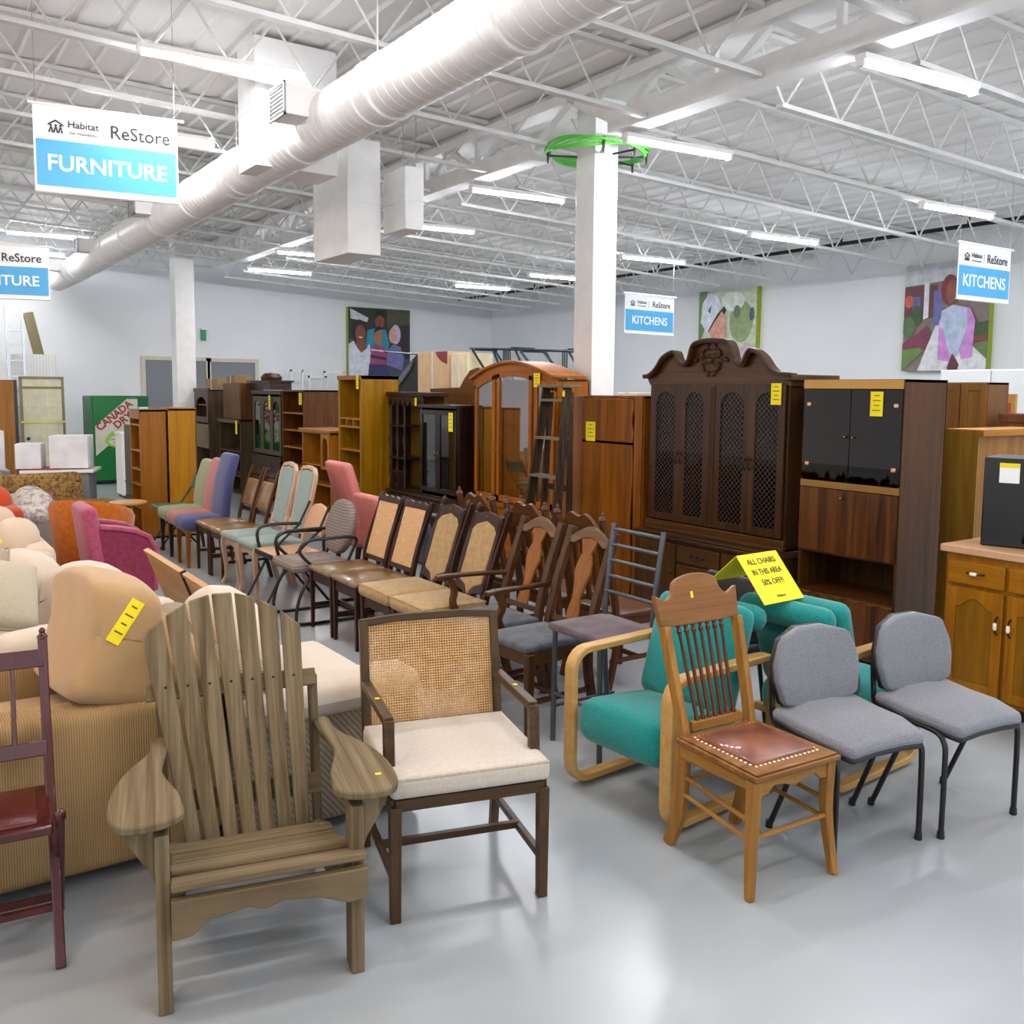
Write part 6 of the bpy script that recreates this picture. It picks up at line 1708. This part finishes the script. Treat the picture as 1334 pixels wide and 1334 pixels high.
poster('family portrait poster with four smiling people on the back wall', (9.17, YW - .121, 2.02), 0, 1.63, 1.66, [
    ('#2d3327', [(0, 1), (0, .55), (.6, .6), (.72, 1)]), ('#c9cdd0', [(.03, .98), (.32, .86), (.3, .8), (.04, .84)]), ('#5a5546', [(.62, 1), (1, 1), (1, .8), (.62, .72)]), ('#3b2f38', [(.6, .72), (1, .8), (1, .3), (.6, .3)]),
    ('#2b9fb8', [(.28, .45), (.3, .68), (.42, .72), (.6, .70), (.66, .5), (.6, .35)]), (SK1, (.50, .82, .075, .11)), ('#1d1512', [(.43, .86), (.44, .95), (.5, .97), (.56, .95), (.575, .86), (.5, .91)]),
    ('#2a1a14', (.17, .66, .13, .17)), (SK1, (.19, .63, .085, .125)), ('#ffffff', [(.15, .585), (.23, .585), (.19, .565)]), (SK1, [(.13, .55), (.25, .55), (.28, .42), (.2, .36), (.12, .44)]), ('#d5dae6', [(0, .48), (.08, .53), (.14, .42), (.2, .36), (.28, .42), (.33, .5), (.36, .3), (.34, 0), (0, 0)]),
    ('#c9b9c9', (.76, .64, .08, .14)), (SK3, (.70, .62, .055, .11)), ('#7d7fb8', [(.6, .2), (.62, .42), (.72, .5), (.84, .46), (.9, .3), (.86, .12)]),
    (SK2, (.47, .6, .07, .12)), ('#241712', [(.40, .64), (.42, .73), (.5, .75), (.54, .70), (.5, .70), (.42, .66)]), ('#a8496f', [(.33, .2), (.36, .44), (.44, .5), (.56, .46), (.62, .3), (.6, .18)]), ('#39305a', [(.34, .34), (.6, .30), (.6, .26), (.34, .30)]), ('#d9d4e4', [(.35, .42), (.58, .40), (.58, .38), (.35, .40)]),
    ('#343a6b', [(.32, .2), (.6, .2), (.66, 0), (.3, 0)])], bg='#46505a')
poster('poster of a smiling woman in a white hard hat on the right wall', (XW - .121, 12.85, 2.15), FW, 1.42, 1.52, [
    ('#7f9a5e', [(0, 1), (.15, 1), (.1, .5), (0, .3)]), ('#9fb57e', (.75, .6, .2, .25)), ('#dfe8df', (.6, .85, .2, .12)), ('#6d8a5a', (.68, .72, .06, .08)), ('#58706a', [(0, .1), (.12, .3), (.2, .1), (.1, 0), (0, 0)]), ('#7fa05a', (.25, .25, .1, .08)), ('#4f6f7a', (.93, .68, .04, .08)),
    ('#3a2028', [(.18, .5), (.3, .45), (.5, .75), (.46, .8), (.2, .6)]), (SK3, [(.2, .5), (.3, .62), (.42, .74), (.5, .66), (.5, .42), (.40, .28), (.28, .34)]), ('#ffffff', [(.28, .40), (.38, .42), (.36, .37)]), ('#dfe6f2', [(.05, .62), (.07, .85), (.18, .97), (.32, .96), (.42, .8), (.3, .66), (.16, .48)]), ('#5f7d78', [(.17, .76), (.24, .83), (.22, .72)]),
    (SK3, [(.36, .32), (.5, .34), (.56, .15), (.4, .1)]), ('#4a2a4f', [(.25, .1), (.36, .2), (.5, .06), (.6, .22), (.68, .0), (.25, 0)]), ('#c44a84', [(.52, 0), (.6, .1), (.72, .06), (.74, 0)]), ('#d8b4c8', [(.66, 0), (.68, .2), (.84, .34), (.95, .3), (.9, .12), (.82, 0)])], bg='#c6d2b8')
poster('poster of a person in pink and blue before a porch, behind the KITCHENS banner', (XW - .121, 8.5, 2.12), FW, 1.33, 1.60, [
    ('#c2c6cb', [(0, 1), (1, 1), (1, .86), (0, .8)]), ('#6d3a3a', [(0, .8), (.4, .8), (.4, .5), (0, .45)]), ('#dcdce0', [(.24, .82), (.3, .82), (.3, .5), (.24, .48)]), ('#6a6fa8', [(.1, .7), (.2, .7), (.2, .55), (.1, .55)]), ('#7274b4', [(.36, .74), (.46, .76), (.46, .4), (.36, .42)]), ('#c65a48', (.06, .66, .05, .06)), ('#3f5a38', (.16, .52, .07, .10)), ('#5d7a4a', (.06, .42, .09, .10)),
    ('#8a3a55', [(0, .26), (.3, .42), (.34, .36), (.3, .2), (0, .18)]), ('#6f8f4a', [(0, 0), (.26, .18), (.22, .22), (0, .20)]), ('#d9dade', [(.2, 0), (.4, .42), (.6, .42), (1, .1), (1, 0)]), ('#3c5a34', [(.84, .42), (1, .44), (1, .3), (.84, .3)]), ('#6a8a48', [(.84, .22), (1, .24), (1, .1)]), ('#8a4a3a', [(.84, .3), (1, .32), (1, .27), (.84, .25)]),
    ('#8a3038', (.55, .74, .1, .14)), ('#9a5a48', (.58, .72, .07, .11)), ('#c98ad0', [(.45, .1), (.44, .45), (.5, .56), (.62, .6), (.8, .56), (.86, .45), (.84, .12), (.72, .1), (.66, .3), (.58, .08)]), ('#b5c2da', [(.45, .4), (.47, .55), (.6, .6), (.76, .56), (.78, .4), (.7, .2), (.64, .1), (.56, .2), (.5, .38)]), ('#6a2f3a', [(.56, .02), (.62, .16), (.7, .05), (.68, 0), (.58, 0)])], bg='#8a7a72')
